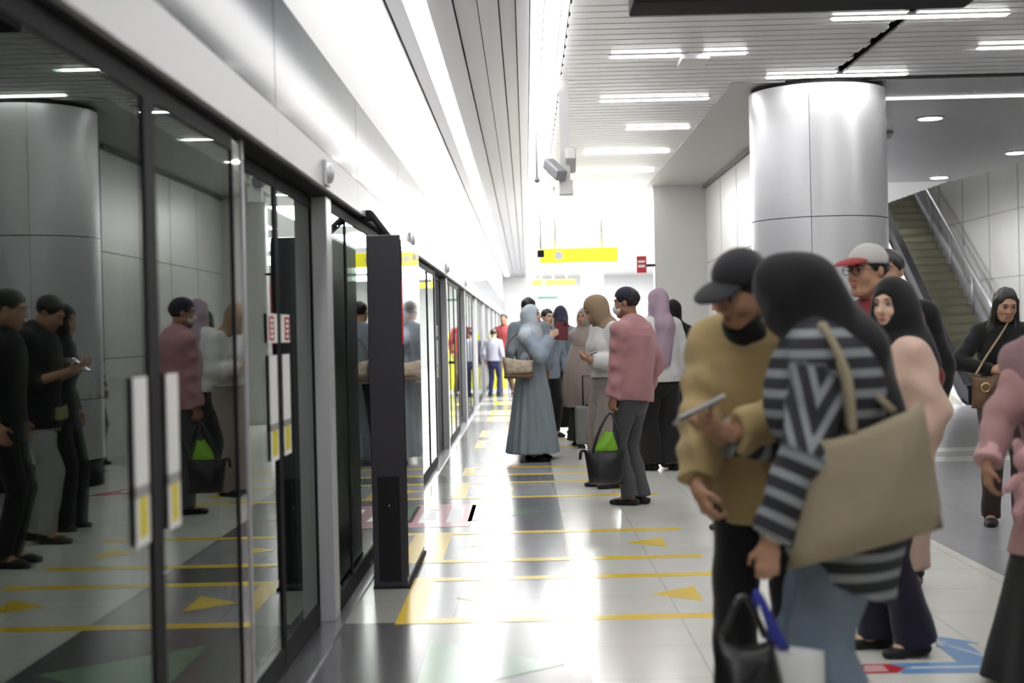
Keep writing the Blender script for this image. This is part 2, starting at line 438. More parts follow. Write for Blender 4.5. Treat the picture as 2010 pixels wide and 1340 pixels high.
def body(k, h, skin, par, face=True, lips=True, fs=1.):
    lo, hi = k.bounds(); f = Field(lo, hi, h)
    add_torso(f, k, -.012); add_head(f, k); add_legs(f, k, -.016); add_feet(f, k)
    for c in 'LR': add_arm(f, k, c, -.003, cap=False); add_hand(f, k, c, fs)
    f.plane((0, 0, -1), 0)
    o = mesh_obj('body', f.mesh(), skin, par)
    if face: face_parts(k, par, lips)
    return o
def top(k, h, col, par, hem=.80, ease=.022, arm=.022, to=.97, wide=1., fold=.0035, flare=.0, name='sweater', tilt=0., hemw=.02, seed=0, sleeves='LR', rr=None):
    """jumper, shirt or tunic with sleeves, from the neck down to height hem*s"""
    lo, hi = k.bounds(.16); s = k.s; f = Field(lo, hi, h)
    add_torso(f, k, ease, wide, .04)
    hz = hem*s; T = k.st(ease, wide); c0, w0, d0 = T[0]
    if hz < c0[2]:
        cb = V(c0[0], c0[1], hz-.05); f.seg(c0, cb, w0, w0+hemw, k.hside, d0/w0, k=.04)
    f.fold(fold, 16, 11, 9, seed)
    f.plane((tilt, 0, -1), -hz+tilt*k.P[0])
    g = Field(lo, hi, h)
    for c in sleeves: add_arm(g, k, c, arm, to, flare=flare, **({'r': rr} if rr else {}))
    g.fold(fold*1.2, 22, 18, 26, seed+2)
    f.comb((slice(None),)*3, g.D, .03, 'u')
    return mesh_obj(name, f.mesh(), cloth(col) if isinstance(col, tuple) else col, par), f
def trousers(k, h, col, par, ease=.012, to=.06, flare=0., name='trousers', fold=.004, waist=1.02, seed=1, r=(.084, .054, .054, .046)):
    lo, hi = k.bounds(.14); hi[2] = k.P[2]+.2; s = k.s; f = Field(lo, hi, h)
    T = k.st(ease*.6)[:3]
    for (a, wa, da), (b, wb, db) in zip(T, T[1:]): f.seg(a, b, wa, wb, k.hside, da/wa, k=.03)
    for c in 'LR':
        f.seg(k.hip[c], k.kn[c], r[0]*s+ease, r[1]*s+ease, k=.025)
        an = V(*k.an[c]); b = an+(k.kn[c]-an)*to; b[2] = max(.03, b[2]-.05*s)
        f.seg(k.kn[c], b, r[1]*s+ease, r[3]*s+ease+flare, k=.012, cap=True)
    f.fold(fold, 14, 12, 17, seed); f.plane((0, 0, 1), waist*s); f.plane((0, 0, -1), -.012)
    return mesh_obj(name, f.mesh(), cloth(col) if isinstance(col, tuple) else col, par)
def skirt(k, h, col, par, top_z=1.0, hem=.10, r0=.15, r1=.30, depth=.75, pleat=.012, n=15, name='skirt', off=(0, 0), fold=.003, bulge=0.):
    s = k.s; c = k.P; lo = c-(r1+.08); hi = c+(r1+.08); lo[2] = hem*s-.06; hi[2] = top_z*s+.06
    f = Field(lo, hi, h)
    X = f.ax[0][:, None, None]-c[0]; Y = f.ax[1][None, :, None]-c[1]; Z = f.ax[2][None, None, :]
    t = np.clip((top_z*s-Z)/((top_z-hem)*s), 0, 1.1)
    X = X-off[0]*t; Y = Y-off[1]*t
    a = np.arctan2(Y/depth, X); R = r0+(r1-r0)*t**.85+bulge*np.sin(t*math.pi)
    R = R+pleat*t*(np.sin(n*a)+.5*np.sin((n*.6)//1*a+2))
    d = (np.sqrt(X*X+(Y/depth)**2)-R)*depth
    inner = np.maximum(d+.022, Z-(hem+.25)*s)                       # hollow towards the hem
    f.D = np.maximum(d, -inner).astype(np.float32)
    f.fold(fold, 10, 8, 5, 3); f.plane((0, 0, 1), top_z*s); f.plane((0, 0, -1), -hem*s)
    return mesh_obj(name, f.mesh(), cloth(col) if isinstance(col, tuple) else col, par)
def shoes(k, h, col, par, e=.006, name='shoe', low=.06):
    for c in 'LR':
        a = k.an[c]; f = Field(V(a[0]-.26, a[1]-.26, -.005), V(a[0]+.26, a[1]+.26, .14), h)
        s = k.s; d = k.toe[c]; lat = np.cross(d, V(0, 0, 1)); b0 = V(a[0], a[1], 0)
        f.seg(b0-d*.035*s+V(0, 0, .030*s), b0+d*.115*s+V(0, 0, .026*s), .034*s+e, .042*s+e, lat, .75, k=.02)
        f.seg(b0+d*.115*s+V(0, 0, .026*s), b0+d*.175*s+V(0, 0, .020*s), .042*s+e, .030*s+e, lat, .6, k=.02)
        f.seg(b0-d*.01+V(0, 0, .03), b0-d*.005+V(0, 0, low), .036*s+e, .036*s+e, k=.02)
        f.plane((0, 0, 1), low); f.plane((0, 0, -1), 0)
        mesh_obj(name, f.mesh(), cloth(col, .5) if isinstance(col, tuple) else col, par)
def hijab(k, h, col, par, front=.24, back=.24, cape=1., ease=.02, fold=.005, seed=0, hole=1., arms=False, tail=None, name='hijab', vol=1., pts=()):
    """headscarf: cap round the head, folds under the chin and a cape to front/back (m below the shoulders)"""
    s = k.hs; lo = np.minimum(k.hc, k.P)-.42; hi = np.maximum(k.hc, k.P)+.42; hi[2] = k.hc[2]+.2
    lo[2] = k.neck[2]-max(front, back, .1)-.2
    f = Field(lo, hi, h); R = k.Rh
    f.ell(hp(k, 0, .016, .022), R, tuple(x*s*vol for x in (.090, .112, .112)), 0)
    f.ell(hp(k, 0, -.015, -.055), R, tuple(x*s for x in (.080, .092, .075)), .04)
    f.seg(hp(k, 0, .02, -.05), k.neck-k.up*.02, .082*s, .105*s, k=.05)
    if cape:
        T = k.st(ease, cape)
        for i in range(len(T)-1, 0, -1):
            (a, wa, da), (b, wb, db) = T[i], T[i-1]
            if k.neck[2]-b[2] > max(front, back)+.12: break
            f.seg(a, b, wa, wb, k.side, (da/wa), k=.05)
        for c in 'LR':
            f.seg(k.sh[c], k.neck-k.up*.02, .056*s+ease, .07*s+ease, k=.05)
            if arms: f.seg(k.sh[c], k.el[c], .056*s+ease, .05*s+ease, k=.05)
    for a, b, ra, rb in pts: f.seg(np.asarray(a, float), np.asarray(b, float), ra, rb, k=.05)
    f.fold(fold, 24, 17, 13, seed)
    # lower edge: different drop in front and behind
    zf = k.neck[2]-front; zb = k.neck[2]-back
    n = (zf-zb)/.30
    Y = (f.ax[0][:, None, None]-k.neck[0])*k.hfwd[0]+(f.ax[1][None, :, None]-k.neck[1])*k.hfwd[1]
    Z = f.ax[2][None, None, :]
    edge = (zf+zb)/2+np.clip(Y/.15, -1, 1)*(zf-zb)/2+.012*np.sin(30*Y)
    f.D = np.maximum(f.D, (edge-Z).astype(np.float32))
    f.ell(hp(k, 0, -.135, -.010), R, tuple(x*s*hole for x in (.054, .115, .082)), .012, 's')
    return mesh_obj(name, f.mesh(), cloth(col) if isinstance(col, tuple) else col, par)
def hair_short(k, h, par, name='hair'):
    s = k.hs; f = Field(k.hc-.16, k.hc+.16, h)
    f.ell(hp(k, 0, .020, .040), k.Rh, tuple(x*s for x in (.083, .098, .088)), 0)
    f.fold(.003, 60, 50, 55, 1)
    f.ell(hp(k, 0, -.135, -.035), k.Rh, tuple(x*s for x in (.080, .105, .098)), .01, 's')
    f.ell(hp(k, 0, -.03, -.10), k.Rh, tuple(x*s for x in (.12, .10, .07)), .01, 's')
    f.ell(hp(k, 0, .06, -.115), k.Rh, tuple(x*s for x in (.12, .09, .05)), .01, 's')
    return mesh_obj(name, f.mesh(), HAIR, par)
def hair_long(k, h, par, drop=.34):
    s = k.hs; f = Field(k.hc+V(-.26, -.26, -.62), k.hc+V(.26, .26, .18), h)
    f.ell(hp(k, 0, .018, .034), k.Rh, tuple(x*s for x in (.081, .100, .088)), 0)
    for g in (1, -1):
        f.seg(hp(k, g*.072, -.005, .03), k.neck+k.side*g*.085*s+k.fwd*.06*s-k.up*.02, .022*s, .032*s, k.side, .9, k=.02)
        f.seg(k.neck+k.side*g*.085*s+k.fwd*.06*s-k.up*.02, k.neck+k.side*g*.085*s+k.fwd*.11*s-k.up*drop*.8, .040*s, .03*s, k.side, .8, k=.03)
    f.seg(hp(k, 0, .05, 0), k.neck-k.fwd*.09*s-k.up*.05, .08*s, .10*s, k.side, .6, k=.04)
    f.seg(k.neck-k.fwd*.09*s-k.up*.05, k.neck-k.fwd*.13*s-k.up*drop, .10*s, .09*s, k.side, .45, k=.03)
    f.fold(.003, 70, 60, 6, 1)
    f.ell(hp(k, 0, -.14, -.016), k.Rh, tuple(x*s for x in (.068, .118, .108)), .012, 's')
    return mesh_obj('hair', f.mesh(), HAIR, par)
def cap(k, h, par, mdome, mbrim, brim=True, tilt=0., name='cap'):
    s = k.hs; f = Field(k.hc-.2, k.hc+.2, h); R = k.Rh @ rotm('X', tilt)
    f.ell(hp(k, 0, .012, .048), R, tuple(x*s for x in (.086, .104, .088)), 0, zlo=-.012*s)
    o = mesh_obj(name, f.mesh(), mdome, par)
    if brim:
        g = Field(k.hc-.3, k.hc+.3, h*.8); c = hp(k, 0, -.100, .040)
        B = R @ rotm('X', 12)
        g.ell(c, B, tuple(x*s for x in (.074, .098, .030)), 0)
        g.ell(c-B[:, 2]*.016*s, B, tuple(x*s for x in (.085, .125, .030)), .004, 's')
        mesh_obj('brim', g.mesh(), mbrim, o)
    return o
def mask(k, h, par, m, low=0.):
    s = k.hs; f = Field(k.hc-.16, k.hc+.16, h)
    f.ell(hp(k, 0, -.034, -.045-low), k.Rh, tuple(x*s for x in (.066, .080, .058)), 0)
    f.ell(hp(k, 0, -.104, -.030-low), k.Rh, tuple(x*s for x in (.020, .014, .02)), .03)
    f.ell(hp(k, 0, .045, -.04), k.Rh, tuple(x*s for x in (.12, .070, .2)), .008, 's')
    o = mesh_obj('face_mask', f.mesh(), m, par)
    for g in (1, -1):
        bm = BM(); tube(bm, curve_pts([hp(k, g*.060, -.045, -.02-low), hp(k, g*.076, -.01, .01-low*.5), hp(k, g*.080, .03, .002)], 4), .0016, 6)
        obj('ear_loop', bm, m, o)
    return o
def glasses(k, par, m):
    s = k.hs; bm = BM()
    for g in (1, -1):
        tube(bm, [hp(k, g*.032+.024*math.cos(a*math.pi/10), -.106, .010+.020*math.sin(a*math.pi/10)) for a in range(20)], .0018, 6, closed=True)
        tube(bm, [hp(k, g*.055, -.104, .014), hp(k, g*.074, -.05, .014), hp(k, g*.078, .01, .010)], .0018, 6)
    tube(bm, [hp(k, -.009, -.108, .013), hp(k, .009, -.108, .013)], .0018, 6)
    obj('glasses', bm, m, par)
def collar(k, h, par, m):
    s = k.s; f = Field(k.neck-.2, k.neck+.2, h)
    f.seg(k.neck-k.up*.01, k.neck+k.up*.045*s, .086*s, .068*s, k=0, cap=True, caps=True)
    return mesh_obj('collar', f.mesh(), m, par)

class Who:
    """a standing person at loc turned rz; w2l turns a point of the station into the person's own coordinates"""
    def __init__(w, label, x, y, rz, group=None):
        w.o = thing('person', label, 'person', (x, y, 0), math.radians(rz), group); w.x, w.y, w.a = x, y, math.radians(rz)
    def L(w, p):
        dx, dy = p[0]-w.x, p[1]-w.y; c, s = math.cos(w.a), math.sin(w.a)
        return V(c*dx+s*dy, -s*dx+c*dy, p[2])
    def D(w, p):
        c, s = math.cos(w.a), math.sin(w.a)
        return V(c*p[0]+s*p[1], -s*p[0]+c*p[1], p[2])
    def W(w, p):
        c, s = math.cos(w.a), math.sin(w.a)
        return V(w.x+c*p[0]-s*p[1], w.y+s*p[0]+c*p[1], p[2])
def pouch(name, m, TL, TR, BR, BL, th, parent=None, n=14, sag=.02, open_top=False, out=None, pinch=.0, seed=0):
    """soft bag: two bulging sheets between four corners, closed at the edges"""
    TL, TR, BR, BL = [Vector(p) for p in (TL, TR, BR, BL)]
    N = (TR-TL).cross(BL-TL).normalized(); bm = BM()
    if out is not None and N.dot(Vector(out)) < 0: N = -N
    G = [{}, {}]
    for sgn in (0, 1):
        for i in range(n+1):
            for j in range(n+1):
                u, v = i/n, j/n
                if sgn and (i in (0, n) or j == n or (j == 0)): G[1][i, j] = G[0][i, j]; continue
                p = (TL*(1-u)+TR*u)*(1-v)+(BL*(1-u)+BR*u)*v
                e = (min(1, 4*u*(1-u)*1.25))**.5*(min(1, (1-v)*4))**.5*(min(1, v*3+(.25 if open_top else 0)))**.5
                b = th*.5*e*(.7+.3*v)+.006*math.sin(9*u+7*v+seed)*e
                p = p+N*(b if sgn == 0 else -b)
                p.z -= sag*math.sin(math.pi*u)*(1 if j == 0 else (1-v)*.8+v*.4)
                G[sgn][i, j] = bm.verts.new(p)
    for sgn in (0, 1):
        for i in range(n):
            for j in range(n):
                vs = [G[sgn][i, j], G[sgn][i+1, j], G[sgn][i+1, j+1], G[sgn][i, j+1]]
                try: bm.faces.new(vs if sgn else vs[::-1])
                except ValueError: pass
    bmesh.ops.recalc_face_normals(bm, faces=bm.faces[:])
    return obj(name, bm, m, parent, True)
# ------------------------------------------------------------------ the station
CZ = 3.72                                                   # ceiling height
M_white = mat('white_panel', (.80, .80, .80), .35)
M_header = mat('header_steel', (.66, .66, .68), .4, .2)
M_gloss = mat('black_glass_panel', (.07, .085, .105), .09, 0, .55)
M_slat = mat('ceiling_slat_white', (.80, .80, .80), .45, .1)
M_slatg = mat('ceiling_panel_grey', (.36, .36, .38), .4, .4)
M_deck = mat('ceiling_void_dark', (.05, .05, .05), .9)
M_soff = mat('soffit_grey', (.42, .42, .42), .45, .2)
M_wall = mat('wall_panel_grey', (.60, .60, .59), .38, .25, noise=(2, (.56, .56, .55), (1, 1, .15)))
M_steel = mat('brushed_steel', (.52, .52, .54), .27, 1., noise=(40, (.44, .44, .46), (1, 1, .02)))
M_post = mat('satin_steel_post', (.62, .62, .65), .34, .35, noise=(40, (.56, .56, .59), (1, 1, .02)))
M_column = mat('column_cladding', (.70, .70, .72), .34, .45, noise=(14, (.70, .70, .73), (1, 1, .03)))
M_dark = mat('dark_frame', (.018, .018, .021), .65, spec=.12)
M_seam = mat('seam_dark', (.12, .12, .12), .6)
M_kiosk = mat('kiosk_black', (.040, .038, .048), .32)
M_kioskglass = mat('kiosk_black_glass', (.02, .02, .022), .02, .6, 1., coat=1.)
M_glass = glass_mat('screen_door_glass', (.55, .60, .57), .85, .02)
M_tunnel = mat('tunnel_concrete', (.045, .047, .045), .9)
M_yellow = mat('yellow_tape', (.86, .60, .045), .22)
M_green = mat('green_floor_vinyl', (.20, .33, .22), .16)
M_red = mat('red_vinyl', (.52, .035, .05), .25)
M_pink = mat('glare_paled_red_vinyl', (.72, .36, .42), .2)  # red sticker with the floor glare mixed into its colour
M_blue = mat('blue_vinyl', (.16, .33, .60), .3)
M_ink = mat('white_print', (.82, .82, .82), .35)
M_sticker = mat('sticker_white', (.95, .95, .95), .5)
M_stickery = mat('sticker_yellow', (.78, .66, .05), .5)
M_lamp = mat('tube_lamp', (.9, .9, .9), .5, emit=(1, .99, .97), estr=36)
M_lampfar = mat('tube_lamp_bright', (.9, .9, .9), .5, emit=(1, .99, .98), estr=60)
M_strip = mat('strip_light', (.9, .9, .9), .5, emit=(1, 1, 1), estr=14)
M_glow = mat('cove_and_trunk_glow', (.9, .9, .9), .5, emit=(1, .99, .98), estr=1.9)  # soffit cove line, and a glow added to the white trunk
M_down = mat('downlight_lamp', (.9, .9, .9), .5, emit=(1, .97, .93), estr=14)
M_stair = mat('stair_stone', (.27, .26, .19), .5)
M_yellowsign = mat('yellow_sign_lit', (.85, .75, .02), .4, emit=(.85, .80, .04), estr=.8)
M_greensign = mat('green_sign', (.02, .09, .06), .4)
M_floor = floor_mat('floor_white_tile', (.74, .74, .69), .72, .18)
M_floorg = floor_mat('floor_grey_tile', (.115, .115, .122), -.39, .19, .55)
M_floorl = floor_mat('floor_lane_tile', (.34, .34, .355), -.39, .19, .6)
M_floore = floor_mat('floor_edge_tile', (.40, .40, .37), -.39, .16, .7)
M_floorc = floor_mat('floor_concourse_tile', (.30, .30, .32), .2, .25, .8)
Y0, Y1 = -5., 60.
DOORS = [5.95+5.2*i for i in range(-1, 10)]                # centres of the sliding doors

# floor: rectangles side by side
bm = BM(); MI = [M_floor, M_floorg, M_floorl, M_floore, M_floorc]
def fq(x0, x1, y0, y1, mi): quad(bm, [(x0, y0, 0), (x1, y0, 0), (x1, y1, 0), (x0, y1, 0)], mi)
y = Y0
lanes = []
for c in DOORS: lanes += [(c-2.40, c-1.10), (c+.97, c+2.22)]
ys = sorted({Y0, Y1} | {v for l in lanes for v in l if Y0 < v < Y1})
for a, b in zip(ys, ys[1:]):
    inl = any(l[0] <= (a+b)/2 <= l[1] for l in lanes)
    fq(-.915, -.67, a, b, 3 if inl else 1); fq(-.67, .235, a, b, 2 if inl else 1)
fq(.235, 2.595, Y0, Y1, 0)
for a, b, mi in ((Y0, 14.4, 4), (14.4, 14.9, 0), (14.9, 15.5, 4), (15.5, 16.0, 0), (16.0, Y1, 4)): fq(2.595, 9., a, b, mi)
struct(obj('floor', bm, MI))
bm = BM(); box(bm, -1.12, -.915, Y0, Y1, -.03, .008)
box(bm, -.925, -.915, Y0, Y1, .008, .011); struct(obj('trim_1', bm, M_steel))
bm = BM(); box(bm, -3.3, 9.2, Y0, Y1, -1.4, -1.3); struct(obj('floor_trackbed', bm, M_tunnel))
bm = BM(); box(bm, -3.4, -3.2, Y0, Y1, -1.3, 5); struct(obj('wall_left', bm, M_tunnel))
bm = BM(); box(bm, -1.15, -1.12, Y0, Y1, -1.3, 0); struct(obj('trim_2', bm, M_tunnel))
bm = BM(); box(bm, -3.4, 9.2, Y0-.2, Y0, -1.3, 8.2); struct(obj('wall_back', bm, M_wall))
bm = BM(); box(bm, -3.4, 9.2, Y1, Y1+.2, -1.3, 8.2); struct(obj('wall_far', bm, M_white))
bm = BM(); box(bm, 8.8, 9.0, Y0, Y1, 0, 8.2)
for z in (1.0, 2.2, 3.4): box(bm, 8.795, 8.8, Y0, Y1, z, z+.012, 1)
for i in range(40): box(bm, 8.795, 8.8, Y0+i*1.6, Y0+i*1.6+.012, 0, 8, 1)
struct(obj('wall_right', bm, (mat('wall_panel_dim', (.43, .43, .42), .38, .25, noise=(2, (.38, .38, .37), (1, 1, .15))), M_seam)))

# ceilings
bm = BM(); box(bm, -3.4, 2., Y0, Y1, 4.05, 4.15); box(bm, 2., 9., Y0, 13.5, 4.05, 4.15); struct(obj('ceiling_deck', bm, M_deck))
bm = BM()
prism(bm, [(2., 13.5), (9., 13.5), (9., 19.4), (7.25, 20.8), (7.05, 23.2), (2., 23.2)], 'z', CZ-.012, CZ+.3)
prism(bm, [(2., 23.2), (7.05, 23.2), (7.05, 23.3), (2.0, 23.3)], 'z', CZ-.012, 8.1)
struct(obj('ceiling_soffit', bm, M_soff))
bm = BM(); box(bm, 2., 9., 13.5, Y1, 8.1, 8.2); box(bm, 2., 9., 13.3, 13.5, 4.05, 8.2); box(bm, 1.9, 2., 13.5, Y1, 4.05, 8.2); struct(obj('ceiling_upper', bm, M_white))
bm = BM(); y = Y0; i = 0                                   # transverse slats
while y < Y1:
    x1 = 9. if y < 13.4 else (2.0 if y < 23.35 else 6.98)
    if x1 > 8:
        box(bm, .37+.012*(i % 2), 2.9-.02*(i % 3), y, y+.172, CZ, CZ+.025); box(bm, 2.97, x1, y, y+.172, CZ, CZ+.025)
    else: box(bm, .37+.012*(i % 2), x1+.02*(i % 2), y, y+.172, CZ, CZ+.025)
    y += .2; i += 1
struct(obj('ceiling_slats', bm, M_slat))
bm = BM()
for a, b, z in ((-1.06, -.94, .04), (-.925, -.81, 0), (-.64, -.47, .0), (-.46, -.30, .025), (-.29, -.15, .0), (-.14, -.03, .03), (-.02, .075, .0)):
    box(bm, a, b, Y0, Y1, CZ+z, CZ+z+.03, 0)
struct(obj('ceiling_panels', bm, M_slatg))
bm = BM(); box(bm, .085, .345, Y0, Y1, CZ-.10, CZ+.04); box(bm, .17, .175, Y0, Y1, CZ-.104, CZ-.10, 1); box(bm, .29, .295, Y0, Y1, CZ-.104, CZ-.10, 1)
struct(obj('trim_3', bm, (M_glow, M_slat)))  # white trunk with added glow, hung lower to brighten the slats
bm = BM(); box(bm, 3.6, 9., 14.55, 14.62, CZ-.03, CZ-.012); struct(obj('trim_4', bm, M_glow))
bm = BM(); box(bm, 3.0, 9., 13.40, 13.5, CZ-.01, CZ+.2); struct(obj('trim_5', bm, M_deck))

# core block behind the column and the short wall beyond it
bm = BM(); box(bm, 2.95, 4.2, 16.5, 23.05, 0, CZ+.1); box(bm, 2.10, 2.95, 23.02, 23.25, 0, CZ+.1)
for z in (1.2, 2.45): box(bm, 2.946, 2.95, 16.5, 23.0, z, z+.01, 1)
for yy in (18.1, 19.7, 21.3): box(bm, 2.946, 2.95, yy, yy+.01, 0, CZ, 1)
box(bm, 2.90, 2.95, 16.5, 23.02, CZ-.07, CZ-.012, 1)
struct(obj('wall_core', bm, (M_wall, M_seam)))

# the column
bm = BM(); CX, CY, CR = 2.89, 13.95, .655
cyl(bm, (CX, CY), CR-.02, 0, .24, 64, mi=1); cyl(bm, (CX, CY), CR-.03, .24, 3.66, 64, mi=2)
zs = [.26, .85, 2.42, 3.67]
for a, b in zip(zs, zs[1:]):
    for q in range(4):                                     # four curved sheets per course with fine joints
        t0 = math.radians(-108+90*q)+.004; t1 = t0+math.pi/2-.008; n = 20
        lo = [bm.verts.new((CX+CR*math.cos(t0+(t1-t0)*i/n), CY+CR*math.sin(t0+(t1-t0)*i/n), a+.004)) for i in range(n+1)]
        hi = [bm.verts.new((v.co.x, v.co.y, b-.004)) for v in lo]
        for i in range(n):
            f = bm.faces.new((lo[i], lo[i+1], hi[i+1], hi[i])); f.smooth = True
cyl(bm, (CX, CY), CR-.06, 3.6, CZ+.03, 64, mi=1)
struct(obj('column_round', bm, (M_column, M_dark, M_seam)))
bm = BM(); box(bm, 1.60, 2.20, 40., 40.6, 0, CZ+.1); struct(obj('column_far', bm, M_wall))

# ---- lamps
def tube_lamp(x0, x1, y, m, label, group):
    t = thing('ceiling_light', label, 'ceiling light', ((x0+x1)/2, y, CZ), 0, group); w = (x1-x0)/2
    bm = BM(); box(bm, -w-.02, w+.02, -.04, .04, -.012, .02); obj('housing', bm, M_white, t)
    bm = BM(); box(bm, -w, w, -.036, .036, -.022, -.010, 0, .004); obj('diffuser', bm, m, t)
tube_lamp(2.36, 3.67, 10.75, M_lamp, 'long white tube light nearest above the round column, under the dark overhead box', None)
tube_lamp(2.28, 3.57, 13.2, M_lamp, 'long white tube light right in front of the top of the round column', None)
tube_lamp(3.87, 5.17, 12.05, M_lamp, 'tube light cut off by the picture edge, on the slats beyond the round column top', None)
tube_lamp(.77, 1.35, 12.03, M_lamp, 'short white tube light ending at the raised white box in the slatted ceiling', None)
tube_lamp(1.55, 1.90, 12.0, M_lamp, 'shortest tube light, just beside the raised white box in the slatted ceiling', None)
tube_lamp(.80, 1.88, 14.32, M_lamp, 'tube light across the bright slats level with the column top', None)
tube_lamp(1.20, 1.92, 16.35, M_lamp, 'tube light at the edge of the slats next to the smooth grey soffit', None)
tube_lamp(.80, 1.85, 9.65, M_lamp, 'tube light at the top picture edge touching the dark overhead box', None)
for yy in (18.5, 20.7, 22.9, 25.1, 27.3, 29.5, 31.7, 33.9, 36.1, 38.3, 40.5, 43, 46, 49, 52, 55):
    tube_lamp(.8, 1.9, yy, M_lampfar, 'tube light in the washed-out far part of the slatted ceiling', 'far ceiling tube lights')
for xx, yy in ((3.87, 9.6), (3.87, 7.2), (2.3, 8.3), (2.3, 5.9), (.8, 5.), (.8, 2.5), (2.3, 3.5), (3.9, 4.8), (2.3, .5), (.8, -2), (5.6, 10.8), (5.6, 8), (7.3, 9.6)):
    tube_lamp(xx, xx+1.3, yy, M_lamp, 'tube light of the slatted ceiling above the picture', 'tube lights out of the picture')
yy = Y0; n = 0
while yy < Y1-2:                                           # continuous strip light beside the doors
    t = thing('ceiling_strip_light', 'white strip light segment in the long line along the ceiling above the doors', 'strip light', (-.725, yy, CZ), 0, 'strip light segments above the doors')
    bm = BM(); box(bm, -.075, .075, .006, 1.494, -.006, .03); obj('diffuser', bm, M_strip, t)
    bm = BM(); box(bm, -.085, .085, 0, 1.5, -.002, .034); obj('channel', bm, M_white, t)
    yy += 1.5; n += 1
def downlight(x, y, label, group=None, z=CZ-.012):
    t = thing('downlight', label, 'downlight', (x, y, z), 0, group)
    bm = BM(); cyl(bm, (0, 0), .155, -.012, .0, 32); obj('rim', bm, M_white, t, True)
    bm = BM(); cyl(bm, (0, 0), .13, -.016, -.010, 32); obj('lamp', bm, M_down, t)
downlight(4.60, 16.07, 'round downlight in the grey soffit closest to the round column')
downlight(6.76, 19.55, 'round downlight in the grey soffit touching the picture edge')
downlight(6.60, 22.63, 'small round downlight above the top of the stair handrail')
for x, y in ((4.6, 22.6), (4.6, 19.4), (8, 16)): downlight(x, y, 'round downlight of the soffit hidden behind the column or outside the picture', 'hidden downlights')
bm = BM(); cyl(bm, (4.42, 17.2), .055, CZ-.05, CZ-.012, 20); ball(bm, (4.42, 17.2, CZ-.05), .045)
tag(obj('smoke_detector', bm, M_white), 'tiny white smoke detector beside the nearest downlight in the grey soffit', 'smoke detector')
bm = BM(); box(bm, 1.36, 1.60, 12.02, 12.36, CZ-.05, CZ+.02, 0, .008)
tag(obj('ceiling_box', bm, M_white), 'raised white box in the slatted ceiling between two short tube lights', 'ceiling box')
for x, y in ((2.35, 9.0), ):
    pass
def lamp(kind, loc, e, size=1., col=(1, 1, 1), rot=(0, 0, 0), sy=None, spot=None):
    d = bpy.data.lights.new('light', kind); d.energy = e; d.color = col
    if kind == 'AREA':
        d.size = size
        if sy: d.shape = 'RECTANGLE'; d.size_y = sy
    elif kind == 'SPOT': d.spot_size = math.radians(spot); d.spot_blend = .7; d.shadow_soft_size = .05
    else: d.shadow_soft_size = size
    o = bpy.data.objects.new('fixtureless_light', d); o.location = loc; o.rotation_euler = rot; link(o); return o
for yy in (25.6, 29.6, 33.6):                              # wall washers in the stair void
    lamp('SPOT', (8.0, yy, 5.6), 150, spot=62, rot=(0, math.radians(14), 0), col=(1, .98, .95))
# far concourse and stair void: added area lamps without fixtures, for brightness
for yy in (26, 33, 40, 47, 54):
    lamp('AREA', (1.0, yy, 3.6), 400, 2.4, sy=4.5)
    lamp('AREA', (4.4, yy+.5, 3.6), 420, 3., sy=4.5); lamp('AREA', (8.0, yy+.5, 7.9), 60, 1.5, sy=5)

# ---- hanging things under the ceiling
t = thing('hanging_display', 'dark box hanging across the top edge of the picture over the platform', 'display', (1.39, 7.0, 2.97))
bm = BM(); box(bm, -.84, .84, -.16, .16, 0, .46, 0, .01); obj('housing', bm, M_dark, t)
bm = BM(); box(bm, -.80, .80, -.165, -.16, .04, .43); obj('screen', bm, M_kiosk, t)
for x in (-.5, .5):
    bm = BM(); box(bm, x-.02, x+.02, -.02, .02, .46, .749); obj('bracket', bm, M_dark, t)
t = thing('ceiling_camera', 'pale square pole hanging from the ceiling with a camera housing at its lower end', 'camera', (.395, 13.2, 0))
bm = BM(); box(bm, -.045, .045, -.045, .045, 2.78, CZ+.03); obj('pole', bm, M_white, t)
bm = BM(); box(bm, -.06, .07, -.06, .06, 2.66, 2.80, 0, .01); obj('junction_box', bm, M_white, t)
c_ = BM(); box(c_, -.05, .05, -.20, .12, -.05, .05, 0, .012); c_.transform(Matrix.Translation((-.11, .02, 2.92)) @ Matrix.Rotation(math.radians(25), 4, 'Z') @ Matrix.Rotation(math.radians(28), 4, 'X')); obj('camera_body', c_, M_slatg, t)
c_ = BM(); box(c_, -.05, .05, -.14, .14, -.06, .06, 0, .02); c_.transform(Matrix.Translation((.05, .0, 2.98)) @ Matrix.Rotation(math.radians(-25), 4, 'X')); obj('camera_body', c_, M_white, t)
t = thing('ceiling_camera', 'thin far pole with a small dark camera in front of the big yellow sign', 'camera', (.24, 21., 0))
bm = BM(); cyl(bm, (0, 0), .012, 2.62, CZ+.03, 12); obj('pole', bm, M_white, t)
bm = BM(); box(bm, -.05, .05, -.12, .06, 2.50, 2.60, 0, .01); obj('camera_body', bm, M_dark, t)
t = thing('ceiling_camera', 'short thin pole with a small dark tip beside the slat edge', 'camera', (.15, 15.0, 0))
bm = BM(); cyl(bm, (0, 0), .012, 3.02, CZ-.02, 10); obj('pole', bm, M_white, t)
bm = BM(); ball(bm, (0, 0, 3.0), .03); obj('camera_body', bm, M_slatg, t)
